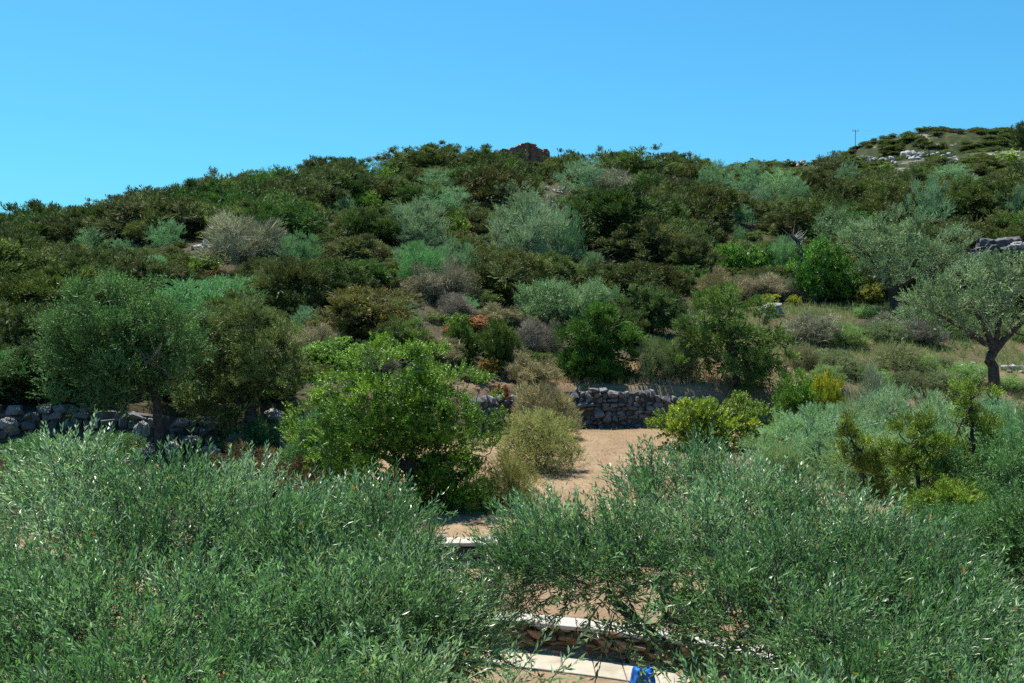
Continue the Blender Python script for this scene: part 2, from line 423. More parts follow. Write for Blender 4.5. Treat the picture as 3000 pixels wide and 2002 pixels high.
# ------------------------------------------------------------------ foliage builders (numpy)
def spray(kind, r):
    """one small shoot along +Z: leaf quads (base, side, tip, side) and a thin stem"""
    V, Q, MI, LF = [], [], [], []
    def leaf(p, d, n, L, W, bend=0.0):
        d = d / np.linalg.norm(d)
        s = np.cross(d, n)
        s /= max(np.linalg.norm(s), 1e-6)
        nn = np.cross(s, d)
        b = len(V)
        mid = p + d * L * 0.5
        V.extend([p, mid + s * W / 2 + nn * W * 0.18, p + d * L - nn * L * bend, mid - s * W / 2 + nn * W * 0.18])
        Q.append([b, b + 1, b + 2, b + 3]); MI.append(0)
        LF.extend([r.random()] * 4)
    def stem(p0, p1, w):
        b = len(V)
        d = p1 - p0
        a = np.cross(d, [0.3, 1, 0.2]); a /= np.linalg.norm(a)
        c = np.cross(d, a); c /= np.linalg.norm(c)
        for p, ww in ((p0, w), (p1, w * 0.5)):
            for k in range(3):
                an = k * 2.0944
                V.append(p + (a * math.cos(an) + c * math.sin(an)) * ww)
                LF.append(0.5)
        for k in range(3):
            Q.append([b + k, b + (k + 1) % 3, b + 3 + (k + 1) % 3, b + 3 + k]); MI.append(1)
    up = np.array([0, 0, 1.0])
    def rnd3(s):
        return r.normal(0, s, 3)
    if kind == 'olive':             # opposite pairs of narrow leaves up a slender shoot
        L = 0.30
        bendv = rnd3(0.05); bendv[2] = 0
        pt = lambda f: np.array([0, 0, L * f]) + bendv * f * f
        stem(pt(0), pt(0.9), 0.0026)
        npair = 10
        for i in range(npair):
            f = 0.10 + 0.90 * i / (npair - 1)
            a0 = i * 1.5708 + r.normal(0, 0.3)
            for sgn in (0, math.pi):
                a = a0 + sgn
                side = np.array([math.cos(a), math.sin(a), 0])
                d = side * (0.75 - 0.35 * f) + up * (0.75 + 0.2 * f) + rnd3(0.13)
                leaf(pt(f), d, up + side * 0.2 + rnd3(0.45), r.uniform(0.044, 0.068) * (1 - 0.25 * f), r.uniform(0.0095, 0.0135), r.uniform(-0.05, 0.14))
    elif kind == 'olive_mid':
        L = 0.34
        stem(np.zeros(3), np.array([0, 0, L]), 0.004)
        for i in range(11):
            f = 0.1 + 0.9 * i / 10
            a = i * 2.4 + r.normal(0, 0.4)
            side = np.array([math.cos(a), math.sin(a), 0])
            leaf(np.array([0, 0, L * f]), side * (0.8 - 0.3 * f) + up * 0.8 + rnd3(0.2), up + side * 0.2 + rnd3(0.5), r.uniform(0.06, 0.10), r.uniform(0.018, 0.028))
    elif kind == 'juniper':         # dense plume of short upswept scaly twigs
        L = 0.26
        for i in range(12):
            f = i / 11
            a = i * 2.4 + r.normal(0, 0.4)
            side = np.array([math.cos(a), math.sin(a), 0])
            leaf(np.array([0, 0, L * f * 0.8]) + side * 0.015, side * (0.75 - 0.5 * f) + up * 0.8 + rnd3(0.18), side + rnd3(0.4), r.uniform(0.07, 0.14), r.uniform(0.022, 0.038))
    elif kind == 'wild':            # fine upright shoots
        L = 0.30
        for i in range(12):
            f = i / 11
            a = i * 2.4 + r.normal(0, 0.4)
            side = np.array([math.cos(a), math.sin(a), 0])
            leaf(np.array([0, 0, L * f * 0.8]), side * (0.55 - 0.35 * f) + up + rnd3(0.15), side + rnd3(0.5), r.uniform(0.06, 0.12), r.uniform(0.012, 0.020))
    elif kind == 'lentisk':         # short shoot with rounded leaflets
        L = 0.20
        for i in range(12):
            f = i / 11
            a = i * 2.4 + r.normal(0, 0.4)
            side = np.array([math.cos(a), math.sin(a), 0])
            leaf(np.array([0, 0, L * f * 0.8]), side * (0.9 - 0.4 * f) + up * 0.6 + rnd3(0.2), up + side * 0.3 + rnd3(0.45), r.uniform(0.05, 0.085), r.uniform(0.026, 0.042))
    elif kind == 'broom':
        L = 0.22
        for i in range(10):
            f = i / 9
            a = i * 2.4
            side = np.array([math.cos(a), math.sin(a), 0])
            leaf(np.array([0, 0, L * f * 0.7]), side * 0.5 + up + rnd3(0.25), side + rnd3(0.5), r.uniform(0.05, 0.10), r.uniform(0.009, 0.016))
    elif kind == 'dry':
        for i in range(8):
            a = i * 2.4
            side = np.array([math.cos(a), math.sin(a), 0])
            leaf(rnd3(0.03), side * r.uniform(0.2, 0.9) + up + rnd3(0.2), side + rnd3(0.5), r.uniform(0.10, 0.26), r.uniform(0.007, 0.013))
    elif kind == 'grass':
        for i in range(7):
            a = i * 2.4
            side = np.array([math.cos(a), math.sin(a), 0])
            leaf(rnd3(0.03) * np.array([1, 1, 0]), side * r.uniform(0.1, 0.6) + up, side + rnd3(0.3), r.uniform(0.12, 0.32), r.uniform(0.008, 0.014), 0.15)
    return np.array(V), np.array(Q, int), np.array(MI, int), np.array(LF)

_SP = {}
def sprays(kind):
    if kind not in _SP:
        r = np.random.default_rng(len(kind) * 31 + sum(map(ord, kind)))
        _SP[kind] = [spray(kind, r) for _ in range(6)]
    return _SP[kind]

def scatter(kind, P, D, S, tone, r, leafsize=1.0):
    """put shoots of a kind at points P along directions D with sizes S"""
    n = len(P)
    D = D / np.maximum(np.linalg.norm(D, axis=1, keepdims=True), 1e-6)
    ref = r.normal(0, 1, (n, 3))
    A = np.cross(D, ref); A /= np.maximum(np.linalg.norm(A, axis=1, keepdims=True), 1e-6)
    B = np.cross(D, A)
    pick = r.integers(0, 6, n)
    VV, QQ, MM, TT, LL = [], [], [], [], []
    off = 0
    for k, (v, q, mi, lf) in enumerate(sprays(kind)):
        ix = np.where(pick == k)[0]
        if not len(ix):
            continue
        w = v[None, :, 0, None] * A[ix][:, None, :] + v[None, :, 1, None] * B[ix][:, None, :] + v[None, :, 2, None] * D[ix][:, None, :]
        w = w * S[ix][:, None, None] + P[ix][:, None, :]
        m, nv = len(ix), len(v)
        VV.append(w.reshape(-1, 3))
        QQ.append((q[None] + (off + np.arange(m) * nv)[:, None, None]).reshape(-1, 4))
        MM.append(np.tile(mi, m))
        TT.append(np.repeat(tone[ix], nv))
        sh = r.random(m)[:, None]
        LL.append(((lf[None] + sh) % 1.0).ravel())
        off += m * nv
    return np.concatenate(VV), np.concatenate(QQ), np.concatenate(MM), np.concatenate(TT), np.concatenate(LL)

def crown_arrays(kind, clumps, n, r, size=(0.8, 1.3), outward=1.0, upward=0.6, jitter=0.45, shell=0.55, centre=None, low=-0.5, tonevar=0.35, tuft=0.0, per=9, core=0.16, core_scale=2.3):
    """clumps: rows (x, y, z, radius[, squash]); n shoots spread over them"""
    cl = np.asarray(clumps, float)
    w = cl[:, 3] ** 2
    ix = r.choice(len(cl), n, p=w / w.sum())
    d = r.normal(0, 1, (n, 3))
    d /= np.linalg.norm(d, axis=1, keepdims=True)
    d[:, 2] = np.where(d[:, 2] < low, -d[:, 2], d[:, 2])
    rad = shell + (1 - shell) * r.random(n) ** 0.7
    sq = cl[ix, 4] if cl.shape[1] > 4 else np.ones(n)
    off = d * (cl[ix, 3] * rad)[:, None]
    off[:, 2] *= sq
    P = cl[ix, :3] + off
    if centre is None:
        centre = cl[:, :3].mean(0)
    o = P - centre
    o /= np.maximum(np.linalg.norm(o, axis=1, keepdims=True), 1e-6)
    D = (d * 0.7 + o * 0.5) * outward + np.array([0, 0, upward]) + r.normal(0, jitter, (n, 3))
    ct = r.random(len(cl))
    tone = np.clip(0.5 + (ct[ix] - 0.5) * 1.6 * tonevar + r.normal(0, 0.14, n), 0, 1)
    if tuft > 0:                  # shoots gathered into tufts at the branch ends, with gaps between
        m = max(6, n // per)
        g = r.integers(0, m, n)
        e = r.normal(0, 1, (n, 3)); e /= np.linalg.norm(e, axis=1, keepdims=True)
        e[:, 2] = np.where(e[:, 2] < -0.3, -e[:, 2], e[:, 2])
        P = P[g] + e * (tuft * r.random(n) ** 0.5 * (0.7 + 0.6 * r.random(m)[g]))[:, None]
        D = D[g] * 0.55 + e * 0.8 + np.array([0, 0, 0.35 * upward]) + r.normal(0, 0.3 * jitter, (n, 3))
        tone = np.clip(tone[g] + r.normal(0, 0.10, n), 0, 1)
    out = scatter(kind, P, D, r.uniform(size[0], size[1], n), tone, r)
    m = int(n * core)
    if m:                         # oversized shoots added inside to block light, toned darker for the crown's inner shade
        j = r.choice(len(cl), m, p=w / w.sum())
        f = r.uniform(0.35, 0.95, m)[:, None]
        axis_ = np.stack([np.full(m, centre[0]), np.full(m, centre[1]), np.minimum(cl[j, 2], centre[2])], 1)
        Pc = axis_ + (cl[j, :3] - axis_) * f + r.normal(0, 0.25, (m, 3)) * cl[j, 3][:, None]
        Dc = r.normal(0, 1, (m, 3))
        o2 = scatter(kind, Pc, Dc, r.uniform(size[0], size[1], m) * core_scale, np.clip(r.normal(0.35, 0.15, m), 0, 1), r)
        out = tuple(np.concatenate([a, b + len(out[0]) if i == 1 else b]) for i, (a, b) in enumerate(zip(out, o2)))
    return out

def tube(path, radii, sides=6):
    path = np.asarray(path, float)
    n = len(path)
    t = np.gradient(path, axis=0)
    t /= np.maximum(np.linalg.norm(t, axis=1, keepdims=True), 1e-9)
    ref = np.array([0.31, 0.87, 0.11])
    A = np.cross(t, ref); A /= np.maximum(np.linalg.norm(A, axis=1, keepdims=True), 1e-6)
    B = np.cross(t, A)
    an = np.arange(sides) * 2 * math.pi / sides
    V = path[:, None, :] + (A[:, None, :] * np.cos(an)[None, :, None] + B[:, None, :] * np.sin(an)[None, :, None]) * np.asarray(radii)[:, None, None]
    i = np.arange(n - 1)[:, None] * sides + np.arange(sides)[None]
    j = np.arange(n - 1)[:, None] * sides + (np.arange(sides)[None] + 1) % sides
    return V.reshape(-1, 3), np.stack([i, j, j + sides, i + sides], -1).reshape(-1, 4)

def join(parts):
    V, Q, o = [], [], 0
    for v, q in parts:
        V.append(v); Q.append(q + o); o += len(v)
    return np.concatenate(V), np.concatenate(Q)

def branches(trunk_paths, trunk_r, clumps, r, sides=6, r_tip=0.012, sag=0.12, into=0.0):
    """trunk polylines plus limbs that run from the nearest wood to every clump"""
    nodes = []         # position, radius
    parts = []
    for path, (ra, rb) in zip(trunk_paths, trunk_r):
        path = np.asarray(path, float)
        k = max(6, 4 * len(path))
        s = np.linspace(0, len(path) - 1, k)
        pp = np.stack([np.interp(s, np.arange(len(path)), path[:, c]) for c in range(3)], 1)
        pp[1:-1] += r.normal(0, 0.12 * ra, (k - 2, 3))
        rr = np.linspace(ra, rb, k) * (1 + r.normal(0, 0.06, k))
        rr[0] *= 1.25
        parts.append(tube(pp, rr, sides + 2))
        for q, a in zip(pp[k // 3:], rr[k // 3:]):
            nodes.append((q, a))
    cl = np.asarray(clumps, float)[:, :3]
    base = np.asarray(trunk_paths[0][-1], float)
    for i in np.argsort(np.linalg.norm(cl - base, axis=1)):
        c = cl[i]
        npos = np.array([a for a, _ in nodes])
        dist = np.linalg.norm(npos - c, axis=1) + 0.9 * np.maximum(0, npos[:, 2] - c[2])
        j = int(np.argmin(dist))
        p0, r0 = nodes[j]
        L = np.linalg.norm(c - p0)
        k = 6
        f = np.linspace(0, 1, k)[:, None]
        path = p0 + (c - p0) * f
        path += np.array([0, 0, -sag * L]) * (np.sin(f * math.pi)) + r.normal(0, 0.04 * L, (k, 3)) * np.sin(f * math.pi)
        ra = max(min(r0 * 0.7, 0.012 + 0.03 * L), r_tip)
        rr = np.linspace(ra, max(r_tip, ra * 0.45), k)
        parts.append(tube(path, rr, sides - 1 if ra > 0.03 else 4))
        for q, a in list(zip(path, rr))[2:]:
            nodes.append((q, a))
    return join(parts)

def dome_clumps(r, n, rx, ry, rz, zc, rad=(0.3, 0.5), low=-0.2, ragged=0.15, fill=0.25):
    """clumps over an uneven dome, a few of them inside"""
    i = np.arange(n) + 0.5
    z = 1 - (1 - low) * i / n
    a = i * 2.39996 + r.normal(0, 0.25, n)
    s = np.sqrt(np.maximum(0, 1 - z * z))
    k = 1 + r.normal(0, ragged, n)
    inside = r.random(n) < fill
    k = np.where(inside, k * r.uniform(0.3, 0.75, n), k)
    return np.stack([rx * s * np.cos(a) * k, ry * s * np.sin(a) * k, np.maximum(zc + rz * z * k, 0.22), r.uniform(rad[0], rad[1], n)], 1)

def foliage_mesh(name, mat, arr, bark='bark'):
    v, q, mi, t, l = arr
    return quad_mesh(name, v, q, [mat, bark], mi, {'tone': t, 'leaf': l})

HN = 1.02
def crown_from(name, mat, kind, clumps, n, r, bark='bark', **kw):
    return foliage_mesh(name, mat, crown_arrays(kind, clumps, n, r, **kw), bark)

# ------------------------------------------------------------------ plant prototypes: near and far versions, about 3.2 m wide
PROTO = {}
def proto(kind, spec, nvar=3):
    r = np.random.default_rng(sum(map(ord, kind)))
    near, far = [], []
    for k in range(nvar):
        cl = spec['clumps'](r)
        kw = dict(spec['kw'])
        near.append((crown_from(kind + '_crown', spec['mat'], spec['spray'], cl, spec['n'], r, **kw),
                     quad_mesh(kind + '_stems', *branches(spec['trunk'](r), spec['tr'], cl, r, 5), spec.get('bark', 'bark'))))
        if k < 2:
            kf = dict(kw)
            s = kw.get('size', (0.8, 1.3))
            kf['size'] = (s[0] * 1.15, s[1] * 1.15)
            arr = crown_arrays(spec['spray'], cl, spec['nfar'], r, **kf)
            far.append(foliage_mesh(kind + '_far', spec['mat'], arr))
    v = np.empty(len(near[0][0].vertices) * 3, np.float32)
    near[0][0].vertices.foreach_get('co', v)
    v = v.reshape(-1, 3)
    dims = (np.percentile(v[:, 0], 99.3) - np.percentile(v[:, 0], 0.7), np.percentile(v[:, 2], 99.5))
    PROTO[kind] = dict(near=near, far=far, w=float(dims[0]), h=float(dims[1]))

def stems(n, h, sp):
    def f(r):
        out = []
        for k in range(n):
            a = r.uniform(0, 6.28)
            d = np.array([math.cos(a), math.sin(a), 0]) * sp
            out.append([d * 0.12 + [0, 0, -0.3], d * 0.35 + [0, 0, h * 0.4], d + [0, 0, h]])
        return out
    return f

proto('juniper', dict(mat='juniper', spray='juniper', n=1700, nfar=700, trunk=stems(4, 1.0, 0.5), tr=[(0.10, 0.05)] * 4,
      clumps=lambda r: np.concatenate([dome_clumps(r, 40, 1.35, 1.35, 1.25, 1.0, (0.26, 0.50), -0.65, 0.20, 0.2)]),
      kw=dict(size=(0.9, 1.6), outward=0.9, upward=0.8, jitter=0.35, shell=0.6, tonevar=0.5, tuft=0.18, per=13, core=0.12)), 4)
proto('wild', dict(mat='wild', spray='wild', n=1850, nfar=750, trunk=stems(5, 0.9, 0.5), tr=[(0.06, 0.03)] * 5,
      clumps=lambda r: dome_clumps(r, 60, 1.4, 1.4, 1.4, 0.8, (0.26, 0.42), -0.6, 0.10, 0.2),
      kw=dict(size=(0.8, 1.5), outward=0.7, upward=0.9, jitter=0.3, shell=0.6, tonevar=0.35, tuft=0.15, per=10, core=0.12)), 3)
proto('lentisk', dict(mat='lentisk', spray='lentisk', n=1900, nfar=650, trunk=stems(4, 0.8, 0.5), tr=[(0.06, 0.03)] * 4,
      clumps=lambda r: dome_clumps(r, 50, 1.4, 1.4, 1.2, 0.8, (0.26, 0.46), -0.65, 0.14, 0.2),
      kw=dict(size=(0.9, 1.5), outward=1.0, upward=0.5, jitter=0.4, shell=0.6, tonevar=0.5, tuft=0.20, per=15, core=0.12)), 2)
proto('broom', dict(mat='broom', spray='broom', n=1800, nfar=450, trunk=stems(5, 0.6, 0.5), tr=[(0.04, 0.02)] * 5,
      clumps=lambda r: dome_clumps(r, 50, 1.3, 1.3, 1.25, 0.6, (0.28, 0.42), -0.5, 0.10, 0.2),
      kw=dict(size=(1.0, 1.7), outward=0.8, upward=0.8, jitter=0.4, shell=0.5, tonevar=0.4)), 2)
proto('dry', dict(mat='dry', spray='dry', n=1800, nfar=500, trunk=stems(5, 0.5, 0.5), tr=[(0.03, 0.015)] * 5,
      clumps=lambda r: dome_clumps(r, 30, 1.25, 1.25, 1.1, 0.5, (0.3, 0.5), -0.2, 0.15, 0.3),
      kw=dict(size=(0.9, 1.6), outward=0.8, upward=0.9, jitter=0.4, shell=0.3, tonevar=0.5)), 2)
proto('oleaster', dict(mat='olive_far', spray='olive_mid', n=1450, nfar=420, trunk=stems(2, 1.3, 0.4), tr=[(0.12, 0.07)] * 2, bark='bark_grey',
      clumps=lambda r: dome_clumps(r, 34, 1.5, 1.5, 1.35, 1.35, (0.32, 0.55), -0.5, 0.18, 0.2),
      kw=dict(size=(0.9, 1.5), outward=0.9, upward=0.6, jitter=0.4, shell=0.55, tonevar=0.4, tuft=0.18, per=8)), 2)

PLANTS = []     # (u0, u1, vtop, vbase, y) of the named ones, kept clear of fillers
_cnt = {}
def plant(kind, name, label, cat, p, h, w, col=(1, 1, 1), group=None, rz=None, depth=None):
    if kind == 'dry':
        col = (col[0], col[1] * 1.03, col[2] * 0.84)
    if kind == 'wild':
        col = (col[0] * 1.15, col[1] * 1.2, col[2] * 1.5)
    if name == 'spurge_bush':          # leaves turned red or yellow, mixed with dull ones
        col = tuple(0.85 * c + 0.08 for c in col)
    pr = PROTO[kind]
    i = _cnt.get(kind, 0)
    _cnt[kind] = i + 1
    sx = w / pr['w']; sz = h / pr['h']
    sy = sx if depth is None else depth / pr['w']
    rz = random.uniform(0, 6.28) if rz is None else rz
    loc = (p[0], p[1], p[2] - 0.05)
    if p[1] < 74:
        cm, sm = pr['near'][i % len(pr['near'])]
        root = link(name, None, None, loc, rz, (sx, sy, sz), label=label, category=cat, group=group)
        root.empty_display_size = 0.3
        c = link('crown', cm, root)
        c.color = (*col, 1)
        link('trunk', sm, root)
    else:
        root = link(name, pr['far'][i % len(pr['far'])], None, loc, rz, (sx, sy, sz), label=label, category=cat, group=group)
        root.color = (*col, 1)
    return root

def named(kind, name, label, cat, u, vt, vb, wpx, col=(1, 1, 1), group=None, depth=None, y=None):
    p = hit(u, vb) if y is None else at(u, vb, y)
    if y is not None:
        p[2] = gz(p[0], p[1])
    k = p[1] / FPX
    top = at(u, vt, p[1])[2]
    h, w = max(top - p[2], 0.25), wpx * k
    PLANTS.append((u - wpx / 2, u + wpx / 2, vt, vb, p[1], p[0], w))
    return plant(kind, name, label, cat, p, h, w, col, group, None, depth)

# ------------------------------------------------------------------ stones
def rock_mesh(name, seed, mat, pts=16, box=0.75):
    r = np.random.default_rng(seed)
    bm = bmesh.new()
    for _ in range(pts):
        d = r.normal(0, 1, 3); d /= np.linalg.norm(d)
        d = np.sign(d) * np.abs(d) ** box
        d = d / max(np.abs(d).max(), 0.6) * r.uniform(0.82, 1.0) * 0.5
        bm.verts.new(d)
    res = bmesh.ops.convex_hull(bm, input=bm.verts)
    bmesh.ops.delete(bm, geom=[g for g in res['geom_interior'] if isinstance(g, bmesh.types.BMVert)], context='VERTS')
    me = bpy.data.meshes.new(name)
    bm.to_mesh(me); bm.free()
    me.materials.append(M[mat])
    return me

def boulder_mesh(name, seed, mat, sub=4, amp=0.24, freq=1.4):
    from mathutils import noise as mn
    bm = bmesh.new()
    bmesh.ops.create_icosphere(bm, subdivisions=sub, radius=0.5)
    o = Vector((seed * 3.7, seed * 1.3, seed * 9.1))
    for v in bm.verts:
        q = v.co.normalized()
        d = amp * (mn.noise(q * freq + o) + 0.5 * mn.noise(q * freq * 2.3 + o) + 0.3 * mn.noise(q * freq * 6 + o))
        c = mn.cell(q * 2.2 + o)
        v.co += q * d * 0.8 + q * (c - 0.5) * 0.05
    me = bpy.data.meshes.new(name)
    bm.to_mesh(me); bm.free()
    me.materials.append(M[mat])
    return me

STONES = {m: [rock_mesh(m + '_piece', 10 * k + len(m), m, 15 + k % 4) for k in range(8)] for m in ('stone', 'pale', 'rust_stone', 'brown_stone')}
BOULD = {m: [boulder_mesh(m + '_boulder', k + 2, m) for k in range(4)] for m in ('stone', 'pale')}

def set_stone(parent, mat, p, s, rz, tilt=0.08, name='stone', col=None):
    o = link(name, random.choice(STONES[mat]), parent, p, None, s)
    o.rotation_euler = (random.gauss(0, tilt), random.gauss(0, tilt), rz)
    if col:
        o.color = (*col, 1)
    return o

def stone_wall(name, label, mat, fy, x0, x1, zf, h, sw, sh, depth=0.4, group=None, rough=0.08, core='core', col=None):
    """dry stone wall: courses of separate stones before a rubble core; fy(x) front line, zf(x) foot, h(x) height"""
    root = link(name, None, None, (0.5 * (x0 + x1), float(fy(0.5 * (x0 + x1))), 0), label=label, category='stone wall', group=group)
    ox, oy = root.location.x, root.location.y
    xs_ = np.linspace(x0, x1, max(4, int((x1 - x0) / 0.5)))
    V, Q = [], []
    for x in xs_:
        y = float(fy(x)); z = zf(x)
        for dy, zz in ((0.10, z - 0.2), (depth, z - 0.2), (depth, z + h(x) - 0.06), (0.10, z + h(x) - 0.06)):
            V.append((x - ox, y + dy - oy, zz))
    for i in range(len(xs_) - 1):
        for k in range(4):
            a = i * 4 + k; b = i * 4 + (k + 1) % 4
            Q.append((a, b, b + 4, a + 4))
    link('core', quad_mesh('wall_core', np.array(V), np.array(Q), core), root)
    zc = 0.0
    row = 0
    hm = max(h(x) for x in xs_)
    n = 0
    while zc < hm - 0.3 * sh:
        ch = sh * random.uniform(0.75, 1.25)
        x = x0 + random.uniform(-0.5, 0) * sw
        while x < x1:
            wd = sw * random.uniform(0.55, 1.5)
            xc = x + wd / 2
            x += wd
            if xc > x1 or zc + ch * 0.4 > h(xc) + random.uniform(-0.10, 0.08):
                continue
            hh = ch * random.uniform(0.85, 1.15)
            an = math.atan2(float(fy(xc + 0.2) - fy(xc - 0.2)), 0.4)
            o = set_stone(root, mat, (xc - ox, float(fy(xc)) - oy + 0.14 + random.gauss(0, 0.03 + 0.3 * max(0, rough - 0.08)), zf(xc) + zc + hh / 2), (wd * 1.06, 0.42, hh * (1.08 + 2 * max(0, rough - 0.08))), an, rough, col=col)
            n += 1
        zc += ch
        row += 1
    return root

# dry stone wall that holds the terrace behind the clearing
wl_f = lambda x: bank_y(np.asarray(x)) - 0.12
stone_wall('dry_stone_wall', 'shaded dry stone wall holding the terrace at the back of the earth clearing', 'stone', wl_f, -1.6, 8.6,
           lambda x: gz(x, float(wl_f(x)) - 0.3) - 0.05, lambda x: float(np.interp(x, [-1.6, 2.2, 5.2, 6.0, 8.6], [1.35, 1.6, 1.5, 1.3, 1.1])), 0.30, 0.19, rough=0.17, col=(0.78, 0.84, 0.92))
# rubble wall of the bank at the left
wl_l = lambda x: bank_y(np.asarray(x)) - 0.15
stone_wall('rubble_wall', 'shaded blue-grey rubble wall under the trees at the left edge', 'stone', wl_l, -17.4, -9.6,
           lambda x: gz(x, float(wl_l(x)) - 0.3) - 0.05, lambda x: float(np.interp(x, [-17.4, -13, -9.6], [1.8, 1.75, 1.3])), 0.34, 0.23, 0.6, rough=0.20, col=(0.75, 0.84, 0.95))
# garden terraces: brown retaining wall, coping, curved paved path, upper wall
stone_wall('retaining_wall', 'low brown stone retaining wall beside the curved paved path', 'brown_stone', lambda x: wall_y1(np.asarray(x)), -3.2, 4.6,
           lambda x: -0.02, lambda x: 0.50, 0.28, 0.115, 0.34, core='brown_stone')
stone_wall('terrace_wall', 'low grey rubble wall under the white coping before the clearing', 'stone', lambda x: wall_y2(np.asarray(x)), -4.0, 2.2,
           lambda x: 0.53, lambda x: 0.46, 0.34, 0.2, 0.34)

def slab_mesh(pts, z0, z1, mat, bevel=0.008):
    bm = bmesh.new()
    lo = [bm.verts.new((x, y, z0)) for x, y in pts]
    hi = [bm.verts.new((x, y, z1)) for x, y in pts]
    bm.faces.new(hi); bm.faces.new(lo[::-1])
    for i in range(len(pts)):
        j = (i + 1) % len(pts)
        bm.faces.new((lo[i], lo[j], hi[j], hi[i]))
    bmesh.ops.bevel(bm, geom=[e for e in bm.edges], offset=bevel, segments=1, affect='EDGES')
    me = bpy.data.meshes.new('slab')
    bm.to_mesh(me); bm.free()
    me.materials.append(M[mat])
    return me

def slab_row(root, name, f, x0, x1, d0, d1, z0, z1, step, mat, gap=0.016):
    x = x0
    while x < x1:
        w = step * random.uniform(0.85, 1.15)
        a, b = x + gap / 2, x + w - gap / 2
        sl = -0.25 - 0.1 * a if f is wall_y1 else 0.0
        pts = [(a, float(f(a)) + d0), (b, float(f(b)) + d0), (b - sl * 0.0, float(f(b)) + d1), (a - sl * 0.0, float(f(a)) + d1)]
        cx = sum(p[0] for p in pts) / 4; cy = sum(p[1] for p in pts) / 4
        dz = random.gauss(0, 0.003)
        link(name, slab_mesh([(p[0] - cx, p[1] - cy) for p in pts], 0, z1 - z0, mat), root, (cx, cy, z0 + dz))
        x += w

r1 = link('wall_coping', None, label='white coping of slabs on top of the brown retaining wall', category='coping')
slab_row(r1, 'coping_slab', wall_y1, -6.0, 6.4, -0.06, 0.44, 0.505, 0.575, 0.62, 'coping')
r2 = link('wall_coping', None, label='white coping of slabs at the near edge of the earth clearing', category='coping')
slab_row(r2, 'coping_slab', wall_y2, -6.5, 6.5, -0.08, 0.44, 1.005, 1.085, 0.8, 'coping')
r3 = link('path', None, kind='structure')
slab_row(r3, 'paving_slab', wall_y1, -6.0, 6.4, -0.86, -0.06, -0.06, 0.045, 0.5, 'paving')

# ------------------------------------------------------------------ foreground olive trees
def olive_tree(name, label, trunk_xy, clumps, n, seed, trunk_r=0.17, fork=1.6, mat='olive', kind='olive', size=(0.75, 1.75), bark='bark_grey', **kw):
    r = np.random.default_rng(seed)
    cl = np.asarray(clumps, float)
    x0, y0 = trunk_xy
    z0 = gz(x0, y0)
    org = np.array([x0, y0, z0])
    cl = cl.copy(); cl[:, :3] -= org
    cen = cl[:, :3].mean(0)
    f = np.array([0.06, 0.04, fork])
    k = 4
    order = np.argsort(np.arctan2(cl[:, 1] - cen[1], cl[:, 0] - cen[0]))
    paths = [[np.array([0, 0, -0.3]), np.array([0.05, 0.0, fork * 0.55]), f]]
    tr = [(trunk_r, trunk_r * 0.75)]
    for grp in np.array_split(order, k):
        c = cl[grp, :3].mean(0)
        mid = f + (c - f) * 0.45 + np.array([0, 0, 0.05])
        paths.append([f, mid, f + (c - f) * 0.85])
        tr.append((trunk_r * 0.55, trunk_r * 0.24))
    cen2 = cen.copy(); cen2[2] -= 0.6
    root = link(name, None, None, org, label=label, category='olive tree')
    link('crown', crown_from('olive_crown', mat, kind, cl, n, r, bark=bark, size=size, centre=cen2, shell=0.40, tonevar=0.6, outward=1.25, upward=0.22, jitter=0.34, low=-0.75, core=0.08, core_scale=1.6, **kw), root)
    link('trunk', quad_mesh('olive_trunk', *branches(paths, tr, cl, r, 7, 0.008), bark, smooth=True), root)
    return root

def rows_to_clumps(rows, r, rad=(0.36, 0.60)):
    """rows of (u, v of the clump's top, distance) -> clump centres in the place"""
    out = []
    for u, v, d in rows:
        q = r.uniform(*rad)
        if 1230 < u < 1990 and q > 0.26:
            q = 0.26 + 0.2 * (q - 0.26)        # light outer boughs above the path
        p = at(u, v, d)
        out.append((p[0], p[1] + q * 0.3, p[2] - q - 0.22, q, 0.85))
    return out

def canopy(tops, dv, v_end, r, d0, d1, v0, v1, du=240, u_skip=None):
    """a crown's top line, then lower rows that come nearer to the viewer"""
    rows = [(u, v, np.interp(v, [v0, v1], [d0, d1]) + r.uniform(-0.2, 0.5)) for u, v in tops]
    us = np.array([t[0] for t in tops]); vs = np.array([t[1] for t in tops])
    u = us[0]
    lo, hi = us[0], us[-1]
    k = 1
    while True:
        any_ = False
        if k > 1:
            du = du
        for u in np.arange(lo - 40 + (k % 2) * du / 2, hi + 60, du):
            v = np.interp(u, us, vs) + dv * k + r.uniform(-25, 25)
            uu = u + r.uniform(-40, 40)
            if v > v_end or (u_skip and u_skip(uu, v)) or r.random() < 0.04:
                continue
            any_ = True
            rows.append((uu, v, np.interp(v, [v0, v1], [d0, d1]) + r.uniform(-0.25, 0.25)))
        k += 1
        if not any_ or k > 14:
            break
    return rows

